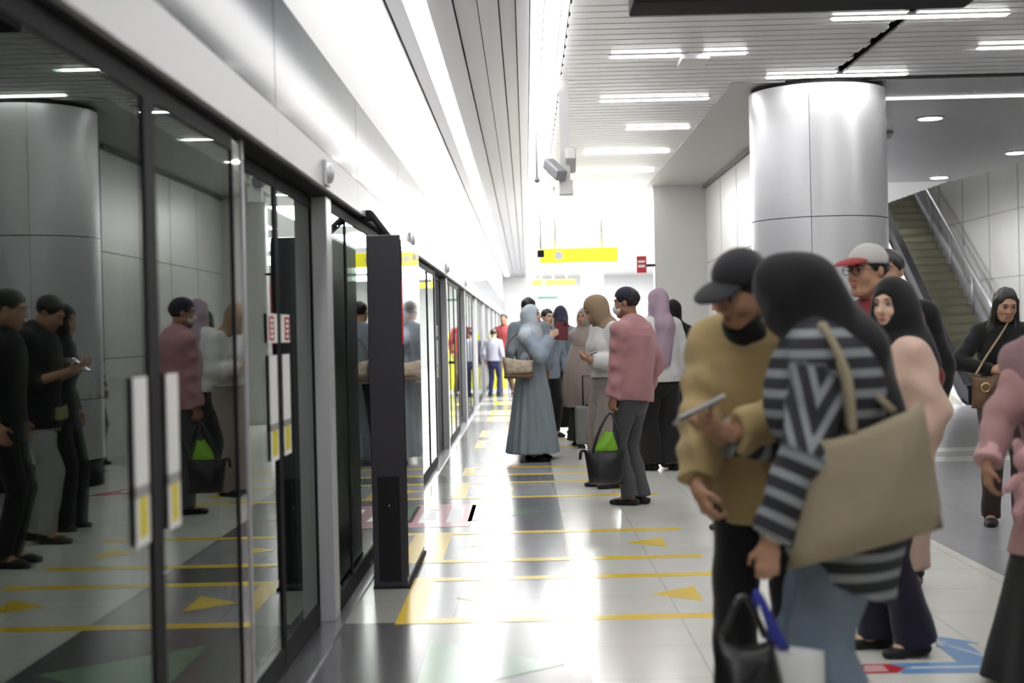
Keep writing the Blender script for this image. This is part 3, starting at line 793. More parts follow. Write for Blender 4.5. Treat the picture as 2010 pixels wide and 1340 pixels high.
def hang_sign(label, x0, x1, y, z0, z1, m, roundel):
    t = thing('hanging_sign', label, 'sign', ((x0+x1)/2, y, z0)); w = (x1-x0)/2
    bm = BM(); box(bm, -w, w, -.06, .06, 0, z1-z0, 0, .01); obj('panel', bm, m, t)
    if roundel:
        bm = BM(); r = (z1-z0)*.30
        prism(bm, [(-w+.30+r*math.cos(a*math.pi/12), (z1-z0)/2+r*math.sin(a*math.pi/12)) for a in range(24)], 'y', -.068, -.06); obj('symbol', bm, M_ink, t)
    for s in (-.6, .6):
        bm = BM(); cyl(bm, (s*w, 0), .02, z1-z0, CZ+.03-z0, 10); obj('hanger', bm, M_white, t)
hang_sign('large yellow hanging sign over the far platform', .25, 1.50, 23., 2.51, 2.74, M_yellowsign, True)
hang_sign('smaller yellow hanging sign further off, below the large one', .18, 1.26, 36., 2.58, 2.71, M_yellowsign, True)
hang_sign('thin dark green hanging sign, furthest of the hanging signs', .42, 1.13, 50., 2.56, 2.64, M_greensign, False)
t = thing('flag_sign', 'small red and white sign sticking out from the corner of the grey wall', 'sign', (1.88, 22.9, 2.31))
bm = BM(); box(bm, -.085, .075, -.03, .03, 0, .27); obj('panel', bm, M_red, t)
bm = BM(); box(bm, -.06, .05, -.034, -.03, .165, .20); box(bm, -.06, .05, -.034, -.03, .09, .13); obj('print', bm, M_ink, t)
bm = BM(); box(bm, .075, .22, -.02, .02, .10, .14); obj('bracket', bm, M_dark, t)

# ---- platform screen doors
XG = -.985; XS = -1.05; HZ = 2.09
def pane(par, x, y0, y1, z0, z1, fa=.02, fb=.02, bot=.09, topf=.05, m=M_glass):
    bm = BM(); box(bm, x-.006, x+.006, y0+fa*.5, y1-fb*.5, z0+bot*.5, z1-topf*.5); obj('glass', bm, m, par)
    bm = BM()
    for a, b, c, d in ((y0, y0+fa, z0, z1), (y1-fb, y1, z0, z1), (y0+fa, y1-fb, z0, z0+bot), (y0+fa, y1-fb, z1-topf, z1)):
        box(bm, x-.02, x+.012, a, b, c, d)
    obj('frame', bm, M_dark, par)
def strip(par, x, y0, y1, z0=.90, z1=1.33):
    bm = BM(); zm = z0+(z1-z0)*.26
    box(bm, x, x+.004, y0, y1, zm+.04, z1, 0); box(bm, x, x+.004, y0, y1, zm+.012, zm+.04, 3); box(bm, x, x+.004, y0+.02, y1-.02, z0+.02, zm+.012, 1)
    box(bm, x, x+.004, y0, y0+.02, z0, zm+.012, 0); box(bm, x, x+.004, y1-.02, y1, z0, zm+.012, 0); box(bm, x, x+.004, y0+.02, y1-.02, z0, z0+.02, 0)
    obj('warning_strip', bm, (M_sticker, M_stickery, M_dark, M_slatg), par)
for i, c in enumerate(DOORS):
    near = c < 8
    where = {5.95: 'nearest doorway with the red labels'}.get(round(c, 2))
    for sgn in (-1, 1):
        if where: lab, g = f"sliding glass door leaf at the red-labelled doorway, {'the half nearer the camera' if sgn < 0 else 'the half next to the steel post'}", None
        elif c < 5: lab, g = 'sliding glass door leaf beside the camera, outside the picture', 'sliding leaves out of the picture'
        else: lab, g = 'sliding glass door leaf in the row of doors beyond the dark kiosk', 'far sliding door leaves'
        t = thing('sliding_door', lab, 'platform door', (0, 0, 0), 0, g)
        a, b = (c-1.0, c-.008) if sgn < 0 else (c+.008, c+1.0)
        pane(t, XS, a, b, .012, HZ-.01, *((.02, .03) if sgn < 0 else (.03, .02)))
        e = (c-.24, c-.07) if sgn < 0 else (c+.07, c+.24)
        if c < 22:
            strip(t, XS+.012, *e)
            bm = BM(); box(bm, XS+.012, XS+.016, e[0]-.02, e[1]+.02, 1.38, 1.50, 0)
            y_ = e[0]+.06 if sgn > 0 else e[0]+.0
            box(bm, XS+.016, XS+.018, y_, y_+.11, 1.39, 1.49, 1)
            for q in range(4): box(bm, XS+.018, XS+.019, y_+.03, y_+.08, 1.40+.022*q, 1.413+.022*q, 0)
            obj('warning_label', bm, (M_sticker, M_red), t)
    for sgn in (-1, 1):
        yj = c-1.18 if sgn < 0 else c+1.0
        lab = 'wide brushed steel post left of the dark kiosk' if where and sgn > 0 else ('black glass post with a thin bright edge at the near side of the red-labelled doorway' if where else 'brushed steel door post in the far row of screen doors')
        bm = BM()
        if sgn > 0: box(bm, -1.10, XG+.02, yj, yj+.18, .008, HZ, 0, .004)
        else: box(bm, -1.10, XG+.006, yj, yj+.165, .008, HZ, 1); box(bm, -1.10, XG+.012, yj+.165, yj+.18, .008, HZ, 0)
        tag(obj('door_post', bm, (M_post, M_kioskglass)), lab, 'door post', None if where else 'far door posts')
    # hinged emergency leaves and a fixed pane fill the bay to the next doorway
    y0, y1 = c+1.18, c+4.02
    for a, b, nm in ((y0, y0+.62, 'fixed'), (y0+.62, y0+1.78, 'emergency'), (y0+1.78, y1, 'emergency')):
        if i == 0: lab = {'fixed': 'fixed glass pane beside the camera just outside the picture'}.get(nm, 'large glass door leaf with a white strip, ' + ('cut off by the picture edge' if a < y0+1 else 'past the dark mullion'))
        elif i == 1: lab = {'fixed': 'glass pane directly left of the dark kiosk'}.get(nm, 'glass door leaf hidden behind the dark kiosk' if a < y0+1 else 'glass door leaf just beyond the dark kiosk')
        else: lab = 'glass panel in the far row of platform screens'
        t = thing('screen_panel', lab, 'glass screen', (0, 0, 0), 0, None if i < 2 else 'far glass screens')
        pane(t, XG, a, b, .012, HZ-.01, *({'fixed': (.02, .02)}.get(nm, (.015, .055) if a < y0+1 else (.055, .012))))
        if nm == 'emergency' and i == 0:
            s0 = b-.22 if a < y0+1 else a+.10
            strip(t, XG+.013, s0, s0+.12, .89, 1.31)

# header over the doors
yy = Y0; n = 0
while yy < Y1:
    b = min(yy+2.6, Y1)
    bm = BM()
    box(bm, -1.16, -.955, yy, b, HZ, HZ+.03, 1)                                  # dark underside lip
    box(bm, -1.16, -.93, yy+.002, b-.002, HZ+.012, 2.27, 0); box(bm, -1.16, -.95, yy, b, 2.27, 2.75, 1); box(bm, -1.16, -.94, yy, b, 2.74, 4.05, 2)
    struct(obj('trim_header', bm, (M_header, M_dark, M_white)))
    bm = BM(); box(bm, -.95, -.932, yy+.006, b-.006, 2.275, 2.735)
    tag(obj('sign_panel', bm, M_gloss), 'glossy dark glass fascia panel in the band above the platform doors', 'fascia panel', 'fascia panels above the doors')
    yy = b; n += 1
for c in DOORS[1:7]:
    near = c < 8
    for dy in ((.42,) if not near else (.75,)):
        bm = BM(); ball(bm, (-.915, c+dy, 2.17), (.03, .06, .05)); box(bm, -.93, -.915, c+dy-.07, c+dy+.07, 2.11, 2.23, 0, .006)
        tag(obj('door_lamp', bm, M_header), 'small pale door lamp on the header right above the red-labelled doorway' if near else 'small pale door lamp on the header above a far doorway', 'door lamp', None if near else 'far door lamps')

# dark kiosk standing before the glass
t = thing('information_kiosk', 'tall black glossy kiosk standing in front of the screen doors beside the steel post', 'kiosk', (-.78, 7.85, 0))
bm = BM(); box(bm, -.093, .094, 0, 1.28, .012, 1.955, 0, .004); obj('housing', bm, M_kiosk, t)
bm = BM(); box(bm, .0945, .1005, .02, 1.262, .06, 1.93); obj('screen', bm, M_kioskglass, t)
bm = BM(); box(bm, -.096, .106, -.006, 1.286, 0, .014); obj('base_plate', bm, M_dark, t)
bm = BM(); box(bm, -.06, .06, -.004, .0, .04, .62); obj('service_door', bm, M_dark, t)
bm = BM(); ball(bm, (.0, -.006, .46), .006); obj('lock', bm, M_steel, t)
bm = BM(); box(bm, .0945, .1010, .004, .008, 1.35, 1.70); obj('edge_light', bm, mat('red_edge', (.6, .02, .03), .4, emit=(1, .03, .05), estr=.12), t)
bm = BM(); tube(bm, [(.01, .35, 1.95), (-.125, .62, 2.12)], .026, 4); obj('strut', bm, M_dark, t)
bm = BM(); box(bm, -.175, -.12, .52, .72, 2.09, 2.14); obj('clamp', bm, M_dark, t)

# ---- floor markings
def flat(name, pts, m, label, cat='floor marking', group=None, z=.0015):
    bm = BM(); prism(bm, pts, 'z', .0002, z); return tag(obj(name, bm, m), label, cat, group)
def lane(a, b, label, group=None, xr=1.07, arrows=True, alab=None):
    t = thing('queue_lane', label, 'floor marking', (0, 0, 0), 0, group); w = .12
    for y in (a, b-w):
        bm = BM(); prism(bm, [(-.55, y), (xr, y), (xr, y+w), (-.55, y+w)], 'z', .0002, .0015); obj('line', bm, M_yellow, t)
    bm = BM(); prism(bm, [(-.67, a), (-.55, a), (-.55, b), (-.67, b)], 'z', .0002, .0015); obj('bar', bm, M_yellow, t)
    m = (a+b)/2
    if arrows:
        for j, x in enumerate((-.40, .63)):
            flat('floor_arrow', [(x, m), (x+.25, m-.22), (x+.25, m+.22)], M_yellow, (alab[j] if alab else 'yellow arrow in a far queue lane'), 'floor arrow', None if alab else 'far yellow floor arrows')
lane(6.88, 8.17, 'yellow outlined queue lane nearest the camera, at the foot of the kiosk', alab=('glaring yellow arrow on the grey tiles of the nearest queue lane', 'yellow arrow on the white tiles of the nearest queue lane'))
lane(8.70, 10.03, 'yellow outlined queue lane just before the pink floor sticker', alab=('pale yellow arrow on grey tiles of the second queue lane', 'yellow arrow on white tiles of the second queue lane'), xr=1.05)
lane(12.05, 13.36, 'yellow outlined queue lane just behind the pink floor sticker', alab=('yellow arrow in the lane behind the pink sticker, beside the doors', 'yellow arrow under the person in the pink jumper'), xr=1.08)
lane(13.98, 14.86, 'narrow yellow queue lane before the woman in the blue robe', xr=1.08, arrows=False)
lane(1.7, 2.95, 'yellow queue lane beside the camera, below the picture', 'out of view lanes', arrows=False); lane(3.5, 4.83, 'yellow queue lane at the camera, below the picture', 'lanes under the picture', arrows=False)
for c in DOORS[3:6]:
    if c > 20: lane(c-2.40, c-1.10, 'yellow queue lane far along the platform', 'far queue lanes', arrows=False)
    lane(c+.97, c+2.22, 'yellow queue lane far along the platform', 'far queue lanes', arrows=False)
for c, l in ((5.98, 'big pale green arrow on the dark tiles nearest the camera'), (11.1, 'thin green arrow beside the pink sticker on the grey tiles'), (16.35, 'green arrow on the tiles far along the platform')):
    flat('alighting_arrow', [(-.47, c-.52), (.13, c), (-.47, c+.52)], M_green, l, 'floor arrow')
t = thing('floor_sticker', 'glare-paled pink rectangular sticker with white pictogram on the floor before the doors', 'floor sticker', (-.66, 11., 0))
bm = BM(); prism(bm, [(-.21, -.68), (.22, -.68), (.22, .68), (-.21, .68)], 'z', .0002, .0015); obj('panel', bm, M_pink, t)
bm = BM()
box(bm, .03, .14, -.45, .45, .0015, .002); obj('text_block', bm, M_ink, t)
bm = BM(); prism(bm, [(-.12, .22), (-.06, .28), (-.10, .40), (-.15, .36)], 'z', .0015, .002); prism(bm, [(-.14, -.30), (-.06, -.30), (-.08, .18), (-.13, .18)], 'z', .0015, .002); obj('pictogram', bm, M_ink, t)
t = thing('floor_sticker', 'red triangular floor sticker seen mirrored in the glass doors', 'floor sticker', (1.80, 13.6, 0))
bm = BM(); prism(bm, [(.28, -.72), (-.20, .72), (-.32, -.50)], 'z', .0002, .0015); obj('panel', bm, M_red, t)
bm = BM(); box(bm, -.13, -.07, -.4, .1, .0015, .002); box(bm, -.02, .04, -.45, -.05, .0015, .002); obj('text_block', bm, M_ink, t)
t = thing('floor_sticker', 'light blue arrow-shaped floor sticker with a white symbol beside black wide trousers', 'floor sticker', (1.45, 5.80, 0))
bm = BM(); prism(bm, [(.02, -.105), (.44, -.105), (.44, .42), (.50, .42), (.36, .56), (.20, .42), (.30, .42), (.30, .075), (.02, .075)], 'z', .0002, .0015); obj('panel', bm, M_blue, t)
bm = BM(); prism(bm, [(.08, -.022), (.36, -.022), (.36, .0), (.08, .0)], 'z', .0015, .002)
for q in range(4):
    a = q*math.pi/4+.2; dx, dy = .045*math.cos(a), .07*math.sin(a); px, py = -.006*math.sin(a), .006*math.cos(a)
    prism(bm, [(.315-dx-px, .44-dy-py), (.315+dx-px, .44+dy-py), (.315+dx+px, .44+dy+py), (.315-dx+px, .44-dy+py)], 'z', .0015, .002)
prism(bm, [(.34, .38), (.44, .14), (.452, .145), (.352, .385)], 'z', .0015, .002)
obj('symbol', bm, M_ink, t)
t = thing('floor_sticker', 'small dark red pointed floor label at the end of the blue sticker', 'floor sticker', (1.40, 5.80, 0))
bm = BM(); prism(bm, [(-.10, -.085), (.06, -.085), (.11, -.01), (.06, .065), (-.10, .065)], 'z', .0002, .0018); obj('panel', bm, M_red, t)
bm = BM()
for q in range(3): prism(bm, [(-.07+.01*q, -.055+.036*q), (.03, -.055+.036*q), (.03, -.04+.036*q), (-.07+.01*q, -.04+.036*q)], 'z', .0018, .0022)
obj('text_block', bm, M_ink, t)

# ---- stairs behind
t = thing('staircase', 'stone staircase climbing away behind the round column, with a steel tube handrail', 'stairs', (0, 0, 0))
bm = BM(); SX0, SX1, SY = 7.62, 8.62, 25.0
for i in range(30):
    box(bm, SX0, SX1, SY+.28*i, SY+.28*i+.30, .172*i if i > 2 else 0, .172*(i+1)); box(bm, SX0, SX1, SY+.28*i-.012, SY+.28*i+.03, .172*(i+1), .172*(i+1)+.006, 1)
obj('steps', bm, (M_stair, mat('stair_nosing', (.16, .15, .12), .6)), t)
sl = .172/.28
bm = BM(); prism(bm, [(SY-.3, 0), (SY+.2, 0), (SY+8.6, 8.4*sl), (SY+8.6, 8.4*sl+.35), (SY-.1, .28), (SY-.3, .2)], 'x', SX1, SX1+.06); obj('stringer', bm, M_slatg, t)
bm = BM(); tube(bm, [(SX1-.02, SY+.9, .9+.75*sl)]+[(SX1-.02, SY+q, .9+q*sl) for q in (1.5, 3, 5, 8.2)], .033, 12); obj('handrail', bm, M_steel, t)
for q in range(6):
    y = SY+1.1+q*1.35; bm = BM(); cyl(bm, (SX1-.02, y), .022, (y-SY)*sl+.02, (y-SY)*sl+.92, 10); obj('rail_post', bm, M_slatg, t)
t = thing('escalator_balustrade', 'dark sloping balustrade with steel edges along the near side of the stairs', 'balustrade', (0, 0, 0))
def bal(z0, z1, x0, x1, m, name):
    bm = BM(); prism(bm, [(24.1, max(z0-.2, .0)), (24.9, max(0, z0+.0)), (33.4, 8.7*.66+z0), (33.4, 8.7*.66+z1), (24.55, z1-.10), (24.1, z1-.30)], 'x', x0, x1); obj(name, bm, m, t)
bal(.22, .56, 7.44, 7.54, M_dark, 'glass_side'); bal(.53, .60, 7.42, 7.56, M_dark, 'top_rail'); bal(.14, .24, 7.40, 7.58, M_steel, 'skirt_rail')
# ------------------------------------------------------------------ everybody on the platform
C_white = (.72, .72, .72); C_black = (.012, .012, .013); C_navy = (.025, .024, .05)
def bandmat(name, dark, light, freq, duty=.5):
    m = bpy.data.materials.new(name); m.use_nodes = True; nt = m.node_tree; b = nt.nodes['Principled BSDF']; L = nt.links.new
    a = nt.nodes.new('ShaderNodeAttribute'); a.attribute_name = 'band'
    mu = nt.nodes.new('ShaderNodeMath'); mu.operation = 'MULTIPLY'; mu.inputs[1].default_value = freq
    fr = nt.nodes.new('ShaderNodeMath'); fr.operation = 'FRACT'
    rp = nt.nodes.new('ShaderNodeValToRGB'); e = rp.color_ramp.elements
    e[0].position = duty-.04; e[0].color = (*dark, 1); e[1].position = duty+.04; e[1].color = (*light, 1)
    x = e.new(.95); x.color = (*light, 1); y = e.new(.99); y.color = (*dark, 1)
    n = nt.nodes.new('ShaderNodeTexNoise'); n.inputs['Scale'].default_value = 400
    mx = nt.nodes.new('ShaderNodeMix'); mx.data_type = 'RGBA'; mx.blend_type = 'MULTIPLY'; mx.inputs['Factor'].default_value = .35
    L(a.outputs['Fac'], mu.inputs[0]); L(mu.outputs[0], fr.inputs[0]); L(fr.outputs[0], rp.inputs['Fac']); L(rp.outputs['Color'], mx.inputs['A']); L(n.outputs['Fac'], mx.inputs['B'])
    L(mx.outputs['Result'], b.inputs['Base Color']); b.inputs['Roughness'].default_value = .9; b.inputs['Specular IOR Level'].default_value = .2
    return m
M_stripe = bandmat('striped_knit', (.042, .043, .050), (.30, .32, .34), 1/.058, .56)
M_stripe2 = bandmat('striped_jersey', (.05, .05, .05), (.45, .45, .43), 1/.09, .5)
M_denim = mat('denim', (.20, .25, .33), .85, 0, .2, noise=(7, (.12, .16, .20), (1, 1, .5)), bump=(300, .2))
M_batik = mat('cream_print', (.80, .72, .58), .7, 0, .3, noise=(24, (.22, .13, .08), (1, 1, 1)))
M_dgrey = cloth((.030, .030, .034))
M_tote = mat('canvas_tan', (.34, .29, .205), .9, 0, .2, noise=(3, (.28, .235, .16), (1, 1, 1)), bump=(220, .35))
M_phone = mat('phone_body', (.03, .03, .035), .2)
M_phonew = mat('phone_white', (.55, .55, .56), .25)
M_maroon = mat('maroon_cover', (.16, .025, .035), .5)
M_bagblk = mat('black_bag', (.016, .016, .018), .45, 0, .4, bump=(40, .3))
M_plastic = mat('black_plastic', (.012, .012, .013), .3, 0, .5, bump=(22, .6))
M_paper = mat('white_bag', (.66, .67, .68), .55)
M_limey = mat('lime_bag', (.22, .50, .03), .5)
M_brown = mat('brown_leather', (.13, .065, .03), .5)
M_maskw = mat('mask_white', (.72, .72, .72), .8); M_maskb = cloth((.013, .013, .014))
def box_at(name, m, c, ux, uy, uz, size, par=None, bev=.004):
    bm = BM(); x, y, z = [q/2 for q in size]; box(bm, -x, x, -y, y, -z, z, 0, bev)
    bm.transform(Matrix(((ux[0], uy[0], uz[0], c[0]), (ux[1], uy[1], uz[1], c[1]), (ux[2], uy[2], uz[2], c[2]), (0, 0, 0, 1)))); return obj(name, bm, m, par)
def phone(c, n, upv, label, m=M_phone, size=(.075, .009, .155), lit=None):
    """slab with its back facing n"""
    n = nrm(n); u = nrm(upv-n*(upv@n)); x = np.cross(n, u)
    t = thing('smartphone', label, 'phone', tuple(c)); z3 = (0, 0, 0)
    box_at('case', m, z3, x, n, u, size, t, .003)
    box_at('screen', lit or M_kioskglass, -n*(size[1]/2+.0004), x, n, u, (size[0]*.92, .001, size[2]*.94), t, 0)
    box_at('camera_bump', M_dark, n*(size[1]/2+.001)+u*size[2]*.36-x*size[0]*.25, x, n, u, (.028, .003, .034), t, 0)
    return t
M_litscreen = mat('phone_screen_lit', (.5, .5, .55), .2, emit=(.85, .9, 1), estr=1.2)

# A: man in mustard jumper with a grey cap, looking at a phone
w = Who('person in mustard jumper and dark grey cap bending over a phone', .79, 4.72, -22)
k = Skel(1.63, False, lean=8, nod=22, yaw=-30, roll=6, hL=w.L((.625, 4.36, 1.075)), hR=w.L((.525, 4.46, .90)), pL=w.D((.55, .1, -.6)), pR=w.D((-.35, .6, -.5)), feet=((.12, -.03), (-.12, .05)), neckf=.05)
k.hand['L'].update(dir=w.D((-.85, -.1, .45)), nrm=w.D((.15, .45, .9)), th=w.D((-.3, .4, .7)), curl=(35, 40, 25))
k.hand['R'].update(dir=w.D((.25, -.25, -.85)), nrm=w.D((.8, .3, .3)), curl=(35, 45, 30))
body(k, .0065, SKIN, w.o)
top(k, .0085, (.46, .335, .155), w.o, hem=.79, ease=.045, arm=.024, to=.95, wide=1.04, fold=.009, rr=(.058, .054, .054, .046), name='jumper')
trousers(k, .009, C_black, w.o, ease=.02, flare=.02)
shoes(k, .008, C_black, w.o)
cap(k, .006, w.o, M_dgrey, M_dgrey, tilt=-14)
hair_short(k, .007, w.o)
f = Field(k.neck-.2, k.neck+.25, .006); f.seg(hp(k, -.03, -.035, -.140), hp(k, .03, -.035, -.140), .046, .046, k=.02); f.seg(hp(k, 0, -.02, -.14), k.neck+V(0, 0, .02), .06, .085, k=.04); f.fold(.004, 40, 30, 50, 2)
mesh_obj('neck_gaiter', f.mesh(), M_maskb, w.o)
pa = w.W(k.palm['L'][0])
phone(V(.515, 4.29, 1.155), V(.45, -.25, -.85), V(-.70, .1, .60), 'pale phone held by the person in the mustard jumper', M_phonew, (.078, .010, .165))

# B: woman in striped jumper seen from her left side
w = Who('person in black headscarf, grey striped jumper and jeans, carrying a tan tote', .925, 4.22, -104)
k = Skel(1.58, True, lean=6, nod=22, yaw=-22, armf=1.12, hL=w.L((.665, 3.97, .80)), hR=w.L((.60, 4.42, 1.06)), pL=w.D((.25, -.35, -.1)), feet=((.11, .06), (-.11, -.08)), neckf=.01, build=.98)
k.hand['L'].update(dir=w.D((-.12, -.05, -1)), nrm=w.D((.25, 1, 0)), th=w.D((-1, .1, 0)), curl=(38, 50, 35))
k.hand['R'].update(dir=w.D((-.8, -.1, .4)), nrm=w.D((.1, .2, 1)))
body(k, .0065, SKIN, w.o)
hem = .70; T = None
f = Field(*k.bounds(.2), .0085); s = k.s
add_torso(f, k, .05, 1.1, .05); c0, w0, d0 = k.st(.05, 1.1)[0]
f.seg(c0, V(c0[0], c0[1]+.0, .55), w0, w0-.01, k.hside, d0/w0*.92, k=.05); f.fold(.009, 14, 10, 10, 4)
f.plane((0, -.45, -1), -.70*s-.45*k.P[1])
g = Field(*k.bounds(.2), .0085)
for c in 'LR': add_arm(g, k, c, .030, .93, (.058, .060, .058, .046))
g.fold(.008, 24, 20, 24, 6)
armD = g.D.copy(); torD = f.D.copy()
f.comb((slice(None),)*3, g.D, .03, 'u')
P, Q = f.mesh()
ii = np.clip(((P-f.lo)/f.h).round().astype(int), 0, np.array(f.D.shape)-1)
isarm = armD[ii[:, 0], ii[:, 1], ii[:, 2]] < torD[ii[:, 0], ii[:, 1], ii[:, 2]]+.004
band = P[:, 2].copy()
for c in 'LR':
    sh, el, wr = k.sh[c], k.el[c], k.wr[c]; sel = isarm & ((P[:, 0] > k.P[0]) if c == 'L' else (P[:, 0] <= k.P[0]))
    fa = nrm(wr-el); t = (P-el) @ fa
    fore = sel & (t > 0); band[fore] = t[fore]+2.
    ua = nrm(el-sh); up_ = sel & ~fore
    along = (P-sh) @ ua; cross = (P-sh) @ nrm(np.cross(ua, k.side))
    band[up_] = (np.abs(cross+.01)*1.15+along*.40)[up_]+3.
mesh_obj('striped_jumper', (P, Q), M_stripe, w.o, band)
trousers(k, .009, M_denim, w.o, ease=.028, flare=.045, name='jeans', fold=.008, r=(.088, .064, .06, .056))
shoes(k, .008, C_white, w.o)
back = k.neck-k.fwd*.16-k.up*.18
hijab(k, .008, C_black, w.o, front=.02, back=.34, cape=.72, ease=.02, fold=.007, seed=3, vol=1.12, name='headscarf',
      pts=((hp(k, 0, .07, -.02), k.neck-k.fwd*.10-k.up*.05, .10, .09), (k.neck-k.fwd*.10-k.up*.05, k.neck-k.fwd*.15-k.up*.30, .09, .075)))
f = Field(k.wr['L']-.12, k.wr['L']+.12, .006); d_ = nrm(k.wr['L']-k.el['L']); f.seg(k.wr['L']-d_*.055, k.wr['L']-d_*.005, .036, .036, k=0, cap=True, caps=True)
mesh_obj('cuff', f.mesh(), cloth(C_white), w.o)
# her tote, hung from the shoulder behind the arm
t = thing('tote_bag', 'large tan canvas tote bag hanging behind the striped sleeve', 'bag', (.93, 4.0, .74))
def tl(*p): return (p[0]-.93, p[1]-4.0, p[2]-.74)
pouch('body', M_tote, tl(.800, 3.92, 1.085), tl(1.125, 4.06, 1.185), tl(1.175, 4.06, .815), tl(.700, 3.91, .730), .19, t, out=(0, -1, 0), open_top=True, sag=.012)
for off in (-.035, .045):
    bm = BM(); pts = curve_pts([tl(.90+off*.1, 3.97+off, 1.10), tl(.885, 3.965+off*.7, 1.26), tl(.842, 4.05+off*.4, 1.40), tl(.90, 4.12, 1.30), tl(1.04, 4.06+off*.3, 1.15)], 8)
    tube(bm, pts, .012, 8); obj('strap', bm, M_tote, t)
ph = w.W(k.palm['L'][0])
t = thing('plastic_bag', 'crumpled black plastic bag hanging from the hand below the striped sleeve', 'bag', (.60, 3.95, .10))
def tl(*p): return (p[0]-.60, p[1]-3.95, p[2]-.10)
pouch('body', M_plastic, tl(.50, 3.90, .555), tl(.655, 3.90, .545), tl(.745, 3.92, .16), tl(.47, 3.92, .13), .16, t, out=(0, -1, 0), n=16, seed=3)
bm = BM(); tube(bm, curve_pts([tl(.52, 3.92, .55), tl(.585, 3.945, .655), tl(.64, 3.92, .545)], 8), .010, 8); obj('handle', bm, M_plastic, t)
t = thing('shopping_bag', 'white bag with blue cord handles partly behind the crumpled black plastic bag', 'bag', (.72, 4.02, .12))
def tl(*p): return (p[0]-.72, p[1]-4.02, p[2]-.12)
pouch('body', M_paper, tl(.655, 3.985, .515), tl(.815, 3.99, .49), tl(.82, 3.99, .14), tl(.65, 3.985, .14), .07, t, out=(0, -1, 0), sag=.0)
M_cord = mat('blue_cord', (.03, .04, .32), .6)
for o_ in (-.02, .02):
    bm = BM(); tube(bm, curve_pts([tl(.668+o_*.2, 3.975, .51), tl(.635+o_*.6, 3.955, .60), tl(.622, 3.955, .665), tl(.655, 3.97, .61), tl(.70+o_*.4, 3.975, .50)], 8), .008, 8); obj('handle', bm, M_cord, t)

# C: man with red and white cap and glasses
w = Who('person with red-brimmed white cap and glasses looking out beyond the black headscarf', 1.66, 6.80, -48)
k = Skel(1.715, False, nod=3, yaw=-10)
body(k, .008, SKIN, w.o); cap(k, .007, w.o, cloth((.62, .60, .58)), cloth((.36, .045, .05)), tilt=-4); hair_short(k, .008, w.o); glasses(k, w.o, M_dark)
top(k, .012, (.22, .03, .04), w.o, hem=.80); trousers(k, .012, C_black, w.o); shoes(k, .01, C_black, w.o)
# D: woman in peach tunic
w = Who('person in black headscarf and peach tunic looking to the side, behind the tan tote', 1.585, 6.10, -76)
k = Skel(1.535, True, nod=2, yaw=30, build=.94, feet=((.09, .02), (-.09, -.06)), hL=None)
body(k, .0065, SKIN_L, w.o)
top(k, .010, (.70, .50, .40), w.o, hem=.40, ease=.030, arm=.026, to=.95, fold=.007, name='tunic', rr=(.060, .056, .050, .042), hemw=-.02)
trousers(k, .010, (.018, .016, .035), w.o, ease=.02, flare=.03); shoes(k, .008, C_black, w.o, low=.045, e=.004)
hijab(k, .007, C_black, w.o, front=.06, back=.16, cape=.74, ease=.02, seed=2, fold=.005, vol=1.04, name='headscarf', hole=.98,
      pts=((hp(k, 0, .06, -.04), k.neck-k.fwd*.11-k.up*.10, .085, .085),))
# E: dark haired person behind her
w = Who('dark-haired person in black just behind the red-brimmed cap, mostly hidden', 1.95, 7.65, -30)
k = Skel(1.74, False, nod=0)
body(k, .009, SKIN, w.o); hair_short(k, .008, w.o); top(k, .012, C_black, w.o, hem=.74, ease=.04, name='jacket'); trousers(k, .012, C_black, w.o); shoes(k, .01, C_black, w.o)
# F: girl with long hair
w = Who('person with long black hair and black top looking down, in front of the stairs', 3.28, 9.85, -8)
k = Skel(1.60, True, nod=24, yaw=6, roll=3, hR=w.L((3.15, 9.66, 1.07)), pR=w.D((-1, .3, -.2)))
k.hand['R'].update(dir=w.D((.7, -.5, .1)), nrm=w.D((.2, .8, -.4)), curl=(30, 40, 30))
body(k, .0075, SKIN, w.o, fs=1.1); hair_long(k, .008, w.o); top(k, .010, C_black, w.o, hem=.88, ease=.02, name='top'); trousers(k, .012, (.05, .03, .025), w.o, ease=.02); shoes(k, .01, C_black, w.o)
t = thing('shoulder_bag', 'brown shoulder bag with gold clasp held by the long-haired person', 'bag', (3.09, 9.62, .82))
pouch('body', M_brown, (-.09, -.0, .22), (.10, 0, .24), (.09, .0, .0), (-.10, 0, .0), .10, t, out=(0, -1, 0))
bm = BM(); tube(bm, curve_pts([(-.07, 0, .22), (.02, .05, .34), (.16, .10, .52), (.22, .16, .60), (.24, .30, .57)], 8), .008, 6); obj('strap', bm, mat('strap_tan', (.30, .22, .14), .5), t)
bm = BM(); tube(bm, [(-.02+.03*math.cos(a*.63), -.06, .14+.03*math.sin(a*.63)) for a in range(10)], .006, 6, closed=True); obj('clasp', bm, mat('brass', (.7, .5, .2), .3, 1.), t)
